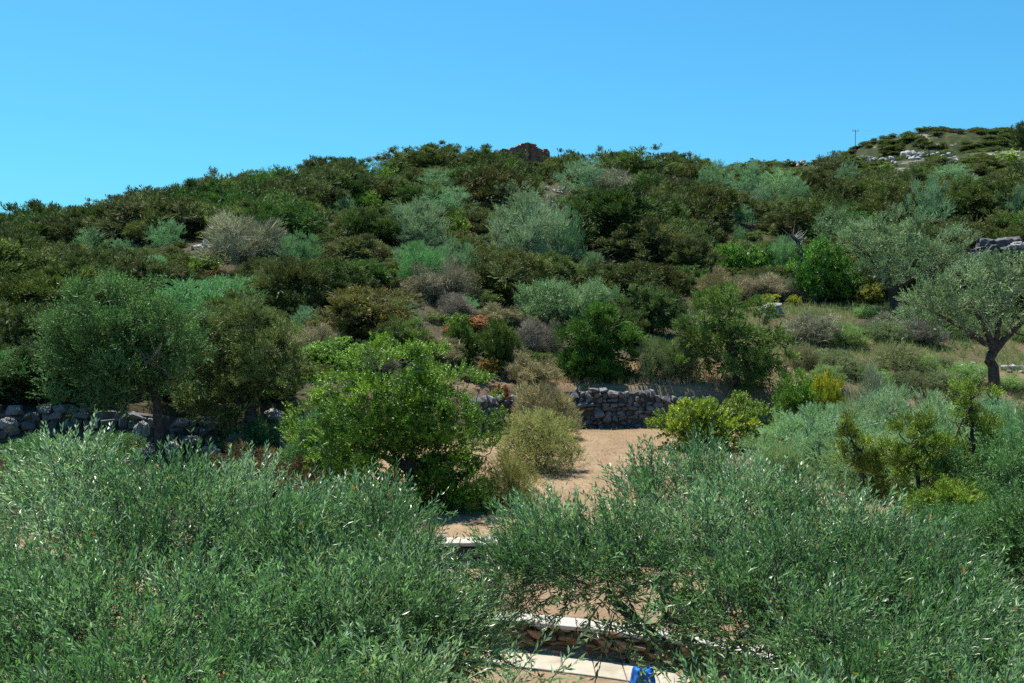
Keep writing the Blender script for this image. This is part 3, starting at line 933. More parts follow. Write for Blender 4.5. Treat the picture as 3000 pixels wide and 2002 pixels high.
rr = np.random.default_rng(5)
gap = lambda u, v: (1240 < u < 1520 and v > 1500) or (1520 <= u < 1990 and v > 1570) or (1990 <= u < 2090 and v > 1620) or (1150 < u < 2070 and v > 1715)
A = canopy([(-160, 1390), (20, 1350), (185, 1265), (330, 1350), (490, 1325), (610, 1410), (720, 1335), (800, 1420), (860, 1470)], 150, 2120, rr, 10.2, 6.2, 1350, 2050)
B = canopy([(860, 1500), (930, 1440), (1020, 1410), (1100, 1415), (1165, 1520), (1195, 1690)], 150, 2120, rr, 9.9, 6.4, 1400, 2050, 200, gap)
B2 = canopy([(1300, 1740), (1390, 1715), (1480, 1715)], 95, 1720, rr, 10.2, 8.6, 1560, 1850, 130, gap)
Cc = canopy([(1500, 1580), (1560, 1500), (1610, 1460), (1660, 1540), (1720, 1490), (1780, 1550), (1820, 1460), (1880, 1540), (1900, 1345), (2050, 1285), (2200, 1350), (2350, 1410), (2500, 1450), (2650, 1510), (2760, 1585),
             (2850, 1670), (2930, 1790), (3080, 1850)], 150, 2120, rr, 10.8, 6.3, 1300, 2050, 240, gap)
B2 += [(1330, 1800, 9.0), (1290, 1740, 8.8)]
lowB = [(*at(u, v, 6.4), q, 0.8) for u, v, q in [(1490, 2050, 0.08), (1590, 2040, 0.07)]]
olive_tree('olive_tree', 'large olive tree filling the lower left corner, silvery leaves close up', (-3.6, 8.9), rows_to_clumps(A, rr), 6100, 11, 0.17, 1.7)
olive_tree('olive_tree', 'olive tree in the lower middle beside the gap that shows the clearing', (-1.55, 9.1), rows_to_clumps(B, rr) + rows_to_clumps(B2, rr, (0.15, 0.24)) + lowB, 4500, 12, 0.14, 1.5)
olive_tree('olive_tree', 'broad olive tree filling the lower right, spreading over the paved path', (2.9, 9.3), rows_to_clumps(Cc, rr), 8600, 13, 0.19, 1.6)

# ------------------------------------------------------------------ trees further off with crowns of their own
def hero(name, label, cat, base_uv, clumps_uvr, n, seed, mat, kind, trunk_px, y=None, bark='bark', fork=0.35, size=(0.9, 1.5), spread=1.0, extra=None, trunk_path=None, limbs=3, **kw):
    """clumps_uvr: (u, v, radius px); their depth is spread round the trunk"""
    n = int(n * HN)
    r = np.random.default_rng(seed)
    if y is None:
        p = hit(*base_uv)
    else:
        p = at(*base_uv, y); p[2] = gz(p[0], p[1])
    k = p[1] / FPX
    us = np.array([c[0] for c in clumps_uvr])
    half = (us.max() - us.min()) / 2 * k + 1e-6
    uc = (us.max() + us.min()) / 2
    cl = []
    for u, v, rp in clumps_uvr:
        e = math.sqrt(max(0.05, 1 - min(1, abs(u - uc) * k / half) ** 2))
        for s in (r.uniform(-0.75, -0.25), r.uniform(0.2, 0.75)):
            q = at(u + r.normal(0, 0.3 * rp), v + r.normal(0, 0.25 * rp), p[1])
            cl.append((q[0], q[1] + s * e * half * spread, q[2], rp * k * r.uniform(0.85, 1.15), 0.85))
    cl = np.array(cl)
    org = p.copy()
    cl[:, :3] -= org
    top = cl[:, 2].max()
    tr = trunk_px * k / 2
    cen = cl[:, :3].mean(0)
    f = np.array([cen[0] * 0.15, 0, top * fork]) if trunk_path is None else None
    if trunk_path is None:
        paths = [[np.array([0, 0, -0.3]), f * 0.5 + [0.04, 0, 0], f]]
    else:
        paths = [[np.array([0, 0, -0.3])] + [at(u, v, p[1]) - org for u, v in trunk_path]]
        f = paths[0][-1]
    rads = [(tr, tr * 0.7)]
    order = np.argsort(cl[:, 0] + 0.3 * cl[:, 1])
    for g in np.array_split(order, limbs):
        c = cl[g, :3].mean(0)
        paths.append([f, f + (c - f) * 0.5 + [0, 0, 0.1], f + (c - f) * 0.9])
        rads.append((tr * 0.6, tr * 0.2))
    root = link(name, None, None, org, label=label, category=cat)
    kw.setdefault('tuft', {'juniper': 0.17, 'lentisk': 0.21, 'olive_mid': 0.20}.get(kind, 0)); kw.setdefault('per', 14); kw.setdefault('core', 0.06 if kind == 'olive_mid' else 0.10)
    link('crown', crown_from(name + '_crown', mat, kind, cl, n, r, bark=bark, size=size, **kw), root)
    link('trunk', quad_mesh(name + '_trunk', *branches(paths, rads, cl, r, 7, 0.012), bark, smooth=True), root)
    vt = min(c[1] - c[2] for c in clumps_uvr)
    PLANTS.append((us.min() - 20, us.max() + 20, vt, base_uv[1], p[1], p[0], 2 * half))
    return root

# olive with a dark straight trunk at the left
hero('olive_tree', 'olive tree with dark upright trunk before the rocky bank at the left', 'olive tree', (475, 1395),
     [(250, 985, 60), (210, 1050, 50), (300, 900, 60), (345, 960, 65), (400, 900, 55), (420, 985, 65), (470, 920, 50), (330, 1050, 60), (400, 1080, 55), (520, 960, 50), (540, 1040, 50),
      (475, 1060, 60), (350, 875, 40), (450, 1130, 40), (290, 1110, 45), (340, 1170, 45), (310, 1200, 35), (160, 1000, 40), (250, 900, 40), (380, 1010, 55), (440, 860, 40), (510, 1000, 45), (240, 1040, 50), (360, 1130, 45), (430, 1030, 50), (200, 1100, 45), (240, 1160, 40), (400, 1160, 40), (180, 960, 40), (540, 1100, 40), (560, 990, 40)], 5000, 21, 'olive_far', 'olive_mid', 30, y=28.5, bark='bark',
     trunk_path=[(470, 1290), (462, 1190), (452, 1150)], size=(0.8, 1.3), spread=0.8, jitter=0.45).children[0].color = (0.58, 0.80, 0.50, 1)
# grey-olive juniper to its right
hero('juniper_tree', 'spreading grey-green juniper overhanging the rocks beside the dark-trunked olive', 'juniper', (720, 1330),
     [(640, 960, 55), (700, 920, 50), (760, 950, 50), (820, 1000, 50), (610, 1040, 55), (690, 1020, 60), (770, 1050, 60), (850, 1080, 50), (640, 1120, 55), (720, 1130, 60), (800, 1150, 55),
      (560, 1130, 50), (560, 1200, 45), (630, 1210, 45), (700, 1215, 40), (870, 1150, 45), (530, 1070, 40)], 3000, 22, 'juniper', 'juniper', 40, y=31.0,
     trunk_path=[(735, 1270), (730, 1200)], size=(0.7, 1.2), spread=0.75, upward=0.6, tonevar=0.5).children[0].color = (1.25, 1.25, 1.35, 1)
# dark round juniper on top of the stone wall
hero('juniper_tree', 'dense dark green juniper standing on top of the dry stone wall', 'juniper', (1745, 1128),
     [(1700, 985, 40), (1745, 945, 40), (1790, 960, 38), (1660, 1010, 35), (1830, 1010, 35), (1720, 1040, 42), (1780, 1040, 42), (1660, 1075, 35), (1840, 1075, 33), (1700, 1100, 35), (1750, 1095, 38),
      (1800, 1105, 35), (1735, 1000, 40), (1650, 1110, 25), (1760, 925, 20), (1690, 945, 22), (1805, 925, 16), (1680, 1120, 30), (1730, 1125, 32), (1790, 1125, 32), (1840, 1120, 26), (1760, 1060, 40), (1700, 1060, 36)], 3000, 23, 'juniper', 'juniper', 22, y=42.4,
     size=(0.9, 1.5), upward=1.1, spread=0.9, tonevar=0.35).children[0].color = (0.62, 1.10, 0.62, 1)
# big juniper with visible limbs right of the wall
hero('juniper_tree', 'tall spreading juniper with dark trunk rising behind the end of the stone wall', 'juniper', (2155, 1205),
     [(2110, 880, 34), (2150, 860, 34), (2060, 920, 38), (2130, 930, 42), (2200, 920, 38), (1990, 970, 36), (2060, 990, 42), (2140, 1000, 44), (2220, 985, 40), (1960, 1030, 34), (2030, 1050, 36),
      (2180, 1060, 42), (2250, 1050, 38), (2290, 1010, 34), (2110, 1080, 34), (2210, 1110, 38), (2260, 1100, 30), (1990, 1075, 24), (2290, 1060, 26)], 2500, 24, 'juniper', 'juniper', 24, y=41.8,
     trunk_path=[(2160, 1130), (2150, 1040), (2140, 960)], size=(0.8, 1.4), upward=0.55, outward=1.1, spread=0.8, tonevar=0.5).children[0].color = (0.95, 1.1, 0.85, 1)
# olive on the upper terrace
hero('olive_tree', 'wide olive tree with forked trunk on the upper terrace above the earth bank', 'olive tree', (2620, 908),
     [(2530, 690, 36), (2580, 660, 34), (2640, 665, 36), (2690, 690, 36), (2740, 710, 36), (2800, 700, 30), (2830, 740, 28), (2500, 740, 36), (2570, 730, 40), (2640, 730, 42), (2710, 760, 40),
      (2780, 770, 36), (2540, 790, 36), (2620, 800, 38), (2690, 810, 36), (2760, 815, 30), (2590, 840, 28), (2500, 690, 26), (2820, 790, 24), (2480, 710, 22)], 2600, 25, 'olive_far', 'olive_mid', 22, y=56.0,
     bark='bark', trunk_path=[(2617, 870), (2612, 855)], size=(1.0, 1.6), spread=0.8, limbs=4)
# olive with the thick pale trunk at the right edge
hero('olive_tree', 'old olive tree with thick grey trunk and long low limb at the right edge', 'olive tree', (2922, 1120),
     [(2690, 880, 34), (2740, 860, 38), (2700, 930, 36), (2760, 930, 40), (2810, 900, 40), (2830, 960, 36), (2880, 830, 40), (2930, 800, 40), (2980, 830, 42), (3040, 810, 42), (2890, 900, 42), (2960, 900, 44),
      (3040, 900, 44), (3100, 870, 40), (3100, 950, 40), (2680, 965, 24), (2860, 790, 26), (3010, 960, 36), (2800, 855, 26)], 2700, 26, 'olive_far', 'olive_mid', 34, y=41.0,
     bark='bark', trunk_path=[(2908, 1075), (2898, 1050), (2915, 1025)], size=(0.9, 1.5), spread=0.75, limbs=4)
# small olive behind the upper-terrace tree
named('oleaster', 'olive_tree', 'small olive tree behind the left side of the upper terrace olive', 'olive tree', 2445, 600, 735, 130)

# the tall shining lentisk in the middle
hero('lentisk_bush', 'huge bright green lentisk bush in the middle, beside the earth clearing', 'bush', (1200, 1485),
     [(1060, 1090, 55), (1130, 1060, 50), (1210, 1080, 50), (1280, 1075, 50), (1000, 1150, 60), (1090, 1160, 60), (1170, 1140, 60), (1250, 1150, 60), (1340, 1130, 55), (1400, 1160, 45), (960, 1220, 55),
      (1050, 1240, 62), (1140, 1230, 62), (1230, 1240, 62), (1320, 1220, 60), (1400, 1230, 50), (1000, 1310, 55), (1100, 1320, 62), (1200, 1330, 62), (1290, 1310, 60), (1370, 1300, 50), (1060, 1390, 55),
      (1150, 1400, 60), (1240, 1400, 60), (1320, 1380, 50), (1200, 1445, 45), (1110, 1450, 40), (1290, 1440, 45), (960, 1290, 45), (1440, 1190, 35), (900, 1220, 50), (880, 1290, 48), (920, 1360, 50), (930, 1150, 48), (1020, 1090, 45), (1000, 1400, 50), (1030, 1450, 45), (1180, 1480, 40), (1260, 1480, 40), (1330, 1450, 45), (1380, 1380, 45), (1080, 1490, 40), (1130, 1290, 60), (1210, 1280, 60), (1290, 1260, 55), (1040, 1180, 50), (1180, 1200, 55), (1380, 1440, 45), (1425, 1400, 40), (1350, 1475, 42), (1430, 1320, 42), (1440, 1255, 40), (1300, 1430, 50), (1400, 1340, 45), (1290, 1490, 42), (1230, 1500, 42), (1400, 1470, 36)], 7800, 27, 'lentisk', 'lentisk', 40, y=25.3,
     size=(0.6, 1.05), spread=0.65, tonevar=0.6, limbs=5, fork=0.25, tuft=0.25, per=20).children[0].color = (0.82, 1.0, 0.55, 1)
# greenery on the right of the clearing
hero('lentisk_bush', 'yellow-green bush sprawling below the stone wall at the right of the clearing', 'bush', (2080, 1390),
     [(1960, 1240, 36), (2010, 1215, 34), (1950, 1260, 32), (2030, 1240, 42), (2100, 1220, 42), (2170, 1230, 40), (2240, 1250, 40), (2290, 1290, 36), (2060, 1300, 42), (2140, 1290, 44), (2220, 1310, 42),
      (1980, 1290, 32), (2000, 1340, 30), (2110, 1350, 40), (2190, 1360, 40), (2060, 1215, 30), (2260, 1340, 30)], 2600, 28, 'lentisk', 'lentisk', 20, y=34.5,
     size=(0.75, 1.3), spread=0.5, tonevar=0.6, limbs=4, fork=0.2).children[0].color = (1.5, 1.3, 0.9, 1)
named('lentisk', 'lentisk_bush', 'rounded green bush with a golden flank beside the tall spreading juniper', 'bush', 2345, 1082, 1225, 150, (1.0, 1.0, 1.0), y=38.6)
named('lentisk', 'spurge_bush', 'small golden-orange shrub on the flank of the rounded green bush', 'shrub', 2425, 1085, 1205, 105, (3.2, 1.5, 0.8), y=38.0)
# brooms before the clearing
named('broom', 'broom_bush', 'rounded khaki broom bush at the left edge of the earth clearing', 'bush', 1585, 1195, 1378, 250)
named('broom', 'broom_bush', 'lower yellowish broom bush at the foot of the huge lentisk', 'bush', 1500, 1335, 1488, 170, (1.0, 1.05, 0.8))
named('broom', 'broom_bush', 'small green-yellow broom bush squeezed between lentisk and yellowish broom', 'bush', 1400, 1390, 1500, 130, (0.7, 1.0, 0.5))
named('dry', 'dry_bush', 'straw-coloured dry bush above the khaki broom', 'bush', 1600, 1120, 1235, 170, (1.1, 1.0, 0.8), y=37.5)

SPECK = (0.95, 1.0, 0.95)
# right: silvery shrubs and young junipers below the terrace
named('wild', 'wild_olive_bush', 'silvery green bush in front of the golden-flanked bush', 'bush', 2420, 1180, 1460, 300, (1.25, 1.25, 1.15), y=30.0)
named('wild', 'wild_olive_bush', 'broad silvery bush below the old olive at the right', 'bush', 2650, 1130, 1430, 330, (1.25, 1.25, 1.15), y=31.5)
named('wild', 'wild_olive_bush', 'silvery green bush under the trunk of the old olive', 'bush', 2880, 1140, 1400, 260, (1.0, 1.1, 1.0), y=31.0)
named('wild', 'wild_olive_bush', 'dark green bush cut by the right edge below the old olive', 'bush', 2990, 1190, 1560, 260, (0.7, 0.95, 0.7), y=27.0)
named('dry', 'dry_bush', 'twiggy grey bush among the silvery bushes at the right', 'bush', 2560, 1085, 1210, 150, (0.9, 1.0, 1.0), y=36.0)
named('wild', 'wild_olive_bush', 'pale leafy shrub at the foot of the silvery bushes', 'bush', 2290, 1290, 1440, 150, (1.3, 1.2, 0.9), y=28.0)
YJ = (1.5, 1.8, 0.95)
for i, (lab, pts, base, yy, tp, n) in enumerate([
    ('tall yellow-green young juniper with bare dark stem at the right', [(2830, 1170, 30), (2860, 1130, 22), (2800, 1230, 36), (2880, 1240, 36), (2840, 1300, 38), (2900, 1320, 36), (2790, 1330, 38), (2850, 1370, 36), (2760, 1390, 36), (2910, 1390, 28)],
     (2862, 1500), 24.5, [(2858, 1400), (2850, 1290), (2845, 1190)], 1300),
    ('yellow-green young juniper with slanting stem before the silvery bushes', [(2500, 1260, 26), (2520, 1310, 34), (2480, 1350, 32), (2560, 1350, 34), (2540, 1420, 36), (2600, 1420, 32)],
     (2530, 1480), 24.0, [(2525, 1380), (2505, 1310)], 800),
    ('bushy yellow-green young juniper between the two taller ones', [(2680, 1210, 26), (2690, 1270, 34), (2640, 1310, 34), (2720, 1330, 36), (2660, 1380, 38), (2740, 1400, 36), (2690, 1450, 36), (2620, 1450, 34)],
     (2690, 1520), 23.5, [(2690, 1420), (2685, 1300)], 1100)]):
    pts = [(u + random.uniform(-38, 38), v + random.uniform(-34, 34), q * 0.42) for u, v, q in pts * 4]
    hero('juniper_tree', lab, 'juniper', base, pts, n, 40 + i, 'juniper', 'juniper', 14, y=yy, trunk_path=tp, size=(0.5, 0.95), spread=0.8, upward=0.9, tonevar=0.6, core=0.02, tuft=0.14, shell=0.2).children[0].color = (*YJ, 1)
named('juniper', 'juniper_bush', 'low yellow-green juniper at the foot of the young junipers, right', 'juniper', 2790, 1400, 1560, 220, (1.4, 1.5, 0.7), y=22.0)

# ------------------------------------------------------------------ the hillside: plants that stand out
W, G_, L_, J_, D_, O_ = 'wild', 'wild', 'lentisk', 'juniper', 'dry', 'oleaster'
GREY = (1.55, 1.15, 1.5)
TEAL = (1.0, 1.12, 1.0)
BRT = (1.25, 1.25, 1.0)
RUST = (1.9, 0.55, 0.5)
HILL = [
 # kind, name, label, cat, u, vtop, vbase, width, colour
 (W, 'wild_olive_bush', 'blue-green dome bush on the far left slope under the skyline', 'bush', 264, 664, 745, 120, TEAL),
 (W, 'wild_olive_bush', 'small blue-green bush right of the far left dome bush', 'bush', 366, 695, 748, 70, TEAL),
 (D_, 'dry_bush', 'large pale grey twiggy dome bush beside the small white rock', 'bush', 735, 632, 790, 220, (1.05, 1.05, 1.1)),
 (W, 'wild_olive_bush', 'green bush against the right side of the grey twiggy dome', 'bush', 880, 680, 790, 140, (0.75, 0.92, 0.75)),
 (L_, 'lentisk_bush', 'bright green bush just below the small white rock', 'bush', 600, 738, 800, 85, BRT),
 (L_, 'spurge_bush', 'rust-red low bush under the bright green one at left', 'bush', 632, 788, 815, 75, (2.6, 0.5, 1.4)),
 (W, 'wild_olive_bush', 'broad smooth green dome bush above the left olive tree', 'bush', 640, 800, 945, 330, (0.62, 0.86, 0.60)),
 (J_, 'juniper_bush', 'olive-brown juniper right of the broad smooth green dome', 'juniper', 850, 755, 930, 180, (1, 1, 1)),
 (W, 'wild_olive_bush', 'small grey-blue cushion bush in the dip left of the brown juniper', 'bush', 905, 895, 970, 95, (1.0, 1.05, 1.1)),
 (J_, 'juniper_bush', 'juniper forming the highest hump of the ridge left of the ruin', 'juniper', 1250, 425, 510, 160, (0.9, 1.05, 0.85)),
 (J_, 'juniper_bush', 'dark round juniper bulging above the skyline right of the ruin', 'juniper', 1900, 440, 530, 180, (0.8, 1.0, 0.85)),
 (L_, 'lentisk_bush', 'bright green bush on the slope just under the ridge hump', 'bush', 1138, 478, 530, 55, BRT),
 (W, 'wild_olive_bush', 'blue-green bush under the highest hump of the ridge', 'bush', 1290, 488, 560, 125, TEAL),
 (L_, 'lentisk_bush', 'bright green bush below and left of the ridge hump', 'bush', 1083, 555, 620, 65, BRT),
 (W, 'wild_olive_bush', 'small blue-green bush left of the bright green one on the upper slope', 'bush', 1012, 565, 625, 75, TEAL),
 (W, 'wild_olive_bush', 'wide dark blue-green bush two bushes below the ridge hump', 'bush', 1310, 540, 625, 150, (0.9, 1.0, 0.95)),
 (W, 'wild_olive_bush', 'round grey-green dome bush in the middle of the upper slope', 'bush', 1225, 588, 730, 195, (1.1, 1.05, 1.05)),
 (L_, 'lentisk_bush', 'yellow-green bush right of the round grey-green dome', 'bush', 1345, 620, 690, 70, BRT),
 (L_, 'spurge_bush', 'red-brown low bush beside the round grey-green dome', 'bush', 1362, 645, 680, 45, (2.4, 0.5, 1.6)),
 (W, 'wild_olive_bush', 'pale grey-green bush topmost of the silvery cluster below the ruin', 'bush', 1530, 526, 620, 150, (1.4, 1.2, 1.1)),
 (W, 'wild_olive_bush', 'big silvery dome bush in the silvery cluster below the ruin', 'bush', 1550, 572, 780, 230, (1.3, 1.15, 1.2)),
 (D_, 'dry_bush', 'whitish bare twig bush on the right side of the silvery cluster', 'bush', 1610, 575, 700, 100, (1.35, 1.35, 1.45)),
 (W, 'wild_olive_bush', 'blue-green bush at the right end of the silvery cluster', 'bush', 1660, 610, 770, 110, TEAL),
 (W, 'wild_olive_bush', 'large grey-green bush near the skyline right of the ruin', 'bush', 1715, 458, 570, 180, (1.0, 0.95, 1.0)),
 (D_, 'dry_bush', 'silvery bare bush leaning down right near the skyline', 'bush', 1800, 490, 580, 130, (1.0, 1.05, 1.1)),
 (W, 'wild_olive_bush', 'light green dome bush left of two in the centre of the slope', 'bush', 1235, 712, 835, 150, (0.66, 0.94, 0.60)),
 (W, 'wild_olive_bush', 'light green dome bush right of two in the centre of the slope', 'bush', 1335, 705, 840, 150, (0.95, 1.1, 0.95)),
 (D_, 'dry_bush', 'grey twiggy bush under the two light green domes', 'bush', 1290, 765, 880, 170, (0.95, 0.95, 0.95)),
 (W, 'wild_olive_bush', 'tiny blue-green bush among brown junipers right of centre', 'bush', 1738, 733, 785, 60, TEAL),
 (O_, 'oleaster_tree', 'young olive tree left of two above the dark round juniper', 'olive tree', 1600, 800, 965, 190, (1.05, 1.15, 1.05)),
 (O_, 'oleaster_tree', 'young olive tree right of two above the dark round juniper', 'olive tree', 1740, 815, 965, 160, (1.1, 1.15, 1.1)),
 (J_, 'juniper_bush', 'big brown-green juniper in the middle of the slope', 'juniper', 1480, 735, 905, 240, (1.0, 0.9, 0.95)),
 (J_, 'juniper_bush', 'brown-green juniper at the right shoulder of the big middle one', 'juniper', 1600, 740, 880, 170, (0.95, 0.95, 0.9)),
 (J_, 'juniper_bush', 'rusty brown juniper at the left above the huge lentisk', 'juniper', 1090, 842, 995, 260, (1.35, 0.95, 0.95)),
 (J_, 'juniper_bush', 'dark juniper bush right below the rusty brown one', 'juniper', 1180, 935, 1060, 150, (0.95, 1.0, 0.9)),
 (D_, 'dry_bush', 'purple-grey twiggy bush above the red patch', 'bush', 1335, 858, 935, 110, (0.85, 0.8, 0.95)),
 (D_, 'dry_bush', 'pale dry bush between the red patch and the young olives', 'bush', 1470, 890, 950, 150, (0.9, 0.9, 0.75)),
 (L_, 'spurge_bush', 'brick-red spurge bush in the clearing of the slope', 'bush', 1400, 922, 965, 130, (2.6, 0.45, 1.3)),
 (L_, 'spurge_bush', 'small red spurge bush left of the brick-red one', 'bush', 1318, 950, 985, 50, (2.7, 0.5, 1.6)),
 (L_, 'lentisk_bush', 'low yellow-green bush left of the brick-red spurge', 'bush', 1340, 915, 965, 75, (1.2, 1.1, 1)),
 (J_, 'juniper_bush', 'slim upright juniper right of the small open patch', 'juniper', 1455, 935, 1090, 120, (0.8, 1.1, 0.75)),
 (J_, 'juniper_bush', 'small pointed juniper below the small red spurge', 'juniper', 1352, 945, 1060, 90, (0.8, 1.05, 0.75)),
 (D_, 'dry_bush', 'round purple-grey bush left of the dark round juniper', 'bush', 1580, 935, 1050, 130, (0.85, 0.82, 0.98)),
 (D_, 'dry_bush', 'tan dry bush above the round purple-grey one', 'bush', 1540, 905, 960, 110, (1.1, 1.05, 0.75)),
 (L_, 'spurge_bush', 'orange cushion bush at the top right of the huge lentisk', 'bush', 1440, 1045, 1100, 85, (2.4, 0.8, 1.2)),
 (L_, 'lentisk_bush', 'bright green low bush at the top left of the huge lentisk', 'bush', 985, 985, 1070, 170, BRT),
 (L_, 'lentisk_bush', 'yellow-green low bush above the bright green one at top left', 'bush', 920, 1010, 1075, 90, (1.6, 1.3, 1)),
 (D_, 'dry_bush', 'greyish dry bush among the greens above the huge lentisk', 'bush', 1110, 1015, 1095, 100, (0.9, 0.85, 0.9)),
 (D_, 'dry_bush', 'pale straw bush on the slope left of the dark round juniper', 'bush', 1560, 1040, 1130, 150, (1.05, 0.98, 0.8)),
 (D_, 'dry_bush', 'pale dry bush above the middle of the huge lentisk', 'bush', 1290, 985, 1070, 140, (1.05, 0.98, 0.85)),
 (L_, 'spurge_bush', 'dark red sprig bush on the right shoulder of the huge lentisk', 'bush', 1462, 1122, 1180, 60, (1.9, 0.35, 1.3)),
 (D_, 'dry_bush', 'faded brown bush left above the bright green low bush', 'bush', 930, 950, 1030, 130, (1.0, 0.9, 0.85)),
 # right half
 (W, 'wild_olive_bush', 'dusty green bush on the skyline, left of three at right', 'bush', 2090, 468, 560, 120, TEAL),
 (W, 'wild_olive_bush', 'dusty green bush on the skyline, middle of three at right', 'bush', 2190, 470, 570, 120, (1.05, 1.05, 1.0)),
 (W, 'wild_olive_bush', 'pale dusty bush on the skyline, right of three at right', 'bush', 2290, 488, 580, 140, (1.3, 1.2, 1.05)),
 (W, 'wild_olive_bush', 'bluish small bush below the dusty skyline bushes', 'bush', 2235, 535, 600, 70, (1.0, 1.05, 1.2)),
 (W, 'wild_olive_bush', 'blue-green bush below the dark lone tree on the heath', 'bush', 2330, 520, 600, 110, (0.95, 1.1, 1.0)),
 (O_, 'dark_tree', 'dark lone tree with bare stem before the rocky heath', 'tree', 2434, 440, 520, 95, (0.45, 0.4, 0.25)),
 (W, 'wild_olive_bush', 'tall grey-green bush above the upper terrace olive', 'bush', 2715, 515, 690, 135, (1.05, 1.05, 1.1)),
 (W, 'wild_olive_bush', 'light bush before the white rocks at the right', 'bush', 2790, 475, 545, 150, (1.1, 1.1, 1.05)),
 (W, 'wild_olive_bush', 'bluish bush at the right edge on the upper slope', 'bush', 2970, 528, 650, 100, TEAL),
 (J_, 'juniper_bush', 'dark juniper standing highest at the right edge of the skyline', 'juniper', 2992, 352, 440, 60, (0.8, 0.9, 0.9)),
 (W, 'wild_olive_bush', 'dusty bush left of the white rocks', 'bush', 2480, 470, 540, 80, (1.0, 1.05, 1.05)),
 (D_, 'dry_bush', 'dead purple-brown bush near the white rocks', 'bush', 2868, 478, 518, 46, (0.7, 0.45, 0.5)),
 (L_, 'lentisk_bush', 'vivid yellow-green bush among rocks at the top right', 'bush', 2950, 438, 482, 85, (1.7, 1.3, 1)),
 (L_, 'lentisk_bush', 'yellow-green bush in front of the white rock ledge', 'bush', 2590, 478, 500, 55, (1.3, 1.2, 1)),
 (L_, 'lentisk_bush', 'bright green resinous bush beside the dead snag', 'bush', 2400, 693, 880, 165, (0.6, 0.95, 0.9)),
 (L_, 'lentisk_bush', 'bright green bush right part of the resinous clump by the terrace', 'bush', 2465, 755, 875, 100, (0.65, 0.9, 0.9)),
 (L_, 'lentisk_bush', 'green bush left of the dead snag', 'bush', 2140, 708, 805, 100, (0.85, 1.1, 0.9)),
 (L_, 'lentisk_bush', 'dull green bush just left of the dead snag', 'bush', 2215, 720, 805, 110, (0.8, 0.95, 1)),
 (W, 'wild_olive_bush', 'grey-green bush behind the dead snag', 'bush', 2300, 690, 800, 110, (0.9, 1.1, 0.8)),
 (W, 'wild_olive_bush', 'small blue-green bush between brown junipers left of the snag', 'bush', 2165, 655, 720, 50, TEAL),
 (D_, 'dry_bush', 'tan dry bush behind the tall spreading juniper', 'bush', 2110, 790, 890, 120, (1.15, 1.05, 0.8)),
 (D_, 'dry_bush', 'tan and grey dry bush above the yellow cushion', 'bush', 2230, 800, 880, 150, (1.05, 1.0, 0.95)),
 (D_, 'dry_bush', 'grey dry bush right above the yellow cushion', 'bush', 2310, 805, 880, 90, (0.95, 0.95, 1.0)),
 (L_, 'spurge_bush', 'yellow cushion bush on top of the pale stacked rock', 'bush', 2243, 858, 892, 85, (3.0, 1.7, 1.0)),
 (L_, 'spurge_bush', 'small yellow cushion right of the pale stacked rock', 'bush', 2328, 862, 895, 40, (3.0, 1.7, 1.0)),
 (L_, 'spurge_bush', 'yellowish bush under the left crown of the terrace olive', 'bush', 2555, 825, 885, 90, (2.0, 1.2, 1.4)),
 (D_, 'dry_bush', 'grey-purple bush left of the grassy terrace', 'bush', 2370, 920, 1010, 160, (0.85, 0.9, 0.95)),
 (D_, 'dry_bush', 'grey twiggy bush at the foot of the terrace olive', 'bush', 2620, 918, 985, 150, (0.75, 0.78, 0.85)),
 (W, 'wild_olive_bush', 'pale green bush beside the grey-purple one on the terrace', 'bush', 2450, 930, 1005, 100, (1.2, 1.1, 0.8)),
 (D_, 'dry_bush', 'grey bush above the long low limb of the old olive', 'bush', 2705, 935, 1010, 110, (0.8, 0.82, 0.95)),
 (B_ := 'broom', 'broom_bush', 'khaki bush on the grassy terrace left of the stones', 'bush', 2636, 1003, 1100, 170, (0.75, 0.85, 1.1)),
 ('broom', 'broom_bush', 'khaki bush on the grassy terrace beside the bare earth', 'bush', 2440, 1020, 1095, 150, (0.7, 0.85, 1.1)),
 ('broom', 'broom_bush', 'pale khaki bush left on the grassy terrace', 'bush', 2350, 1005, 1080, 100, (0.8, 0.9, 1.2)),
 (L_, 'lentisk_bush', 'low green tuft bush below the khaki bush on the terrace', 'bush', 2545, 1070, 1110, 90, (1.2, 1.1, 1)),
 ('broom', 'broom_bush', 'khaki bush right of the tall spreading juniper', 'bush', 1925, 985, 1115, 130, (0.6, 0.8, 0.9)),
 ('broom', 'broom_bush', 'greenish bush behind the limbs of the tall spreading juniper', 'bush', 1990, 1010, 1115, 120, (0.55, 0.8, 0.9)),
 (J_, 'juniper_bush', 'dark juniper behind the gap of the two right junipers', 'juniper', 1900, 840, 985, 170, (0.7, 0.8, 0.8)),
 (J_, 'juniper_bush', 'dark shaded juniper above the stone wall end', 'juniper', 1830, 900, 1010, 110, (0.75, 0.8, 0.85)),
 # left edge
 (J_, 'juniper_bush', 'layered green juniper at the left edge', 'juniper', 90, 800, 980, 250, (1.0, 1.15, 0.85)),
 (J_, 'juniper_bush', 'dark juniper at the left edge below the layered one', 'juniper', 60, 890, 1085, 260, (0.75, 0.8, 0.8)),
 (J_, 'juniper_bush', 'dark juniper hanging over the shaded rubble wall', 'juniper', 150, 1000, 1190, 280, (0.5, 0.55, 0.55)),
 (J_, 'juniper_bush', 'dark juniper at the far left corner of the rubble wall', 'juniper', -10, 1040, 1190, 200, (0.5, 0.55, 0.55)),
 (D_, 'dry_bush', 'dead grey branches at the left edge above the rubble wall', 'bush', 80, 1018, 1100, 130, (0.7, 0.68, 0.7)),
 (J_, 'juniper_bush', 'shaded juniper behind the left olive above the bank', 'juniper', 300, 960, 1160, 220, (0.6, 0.65, 0.6)),
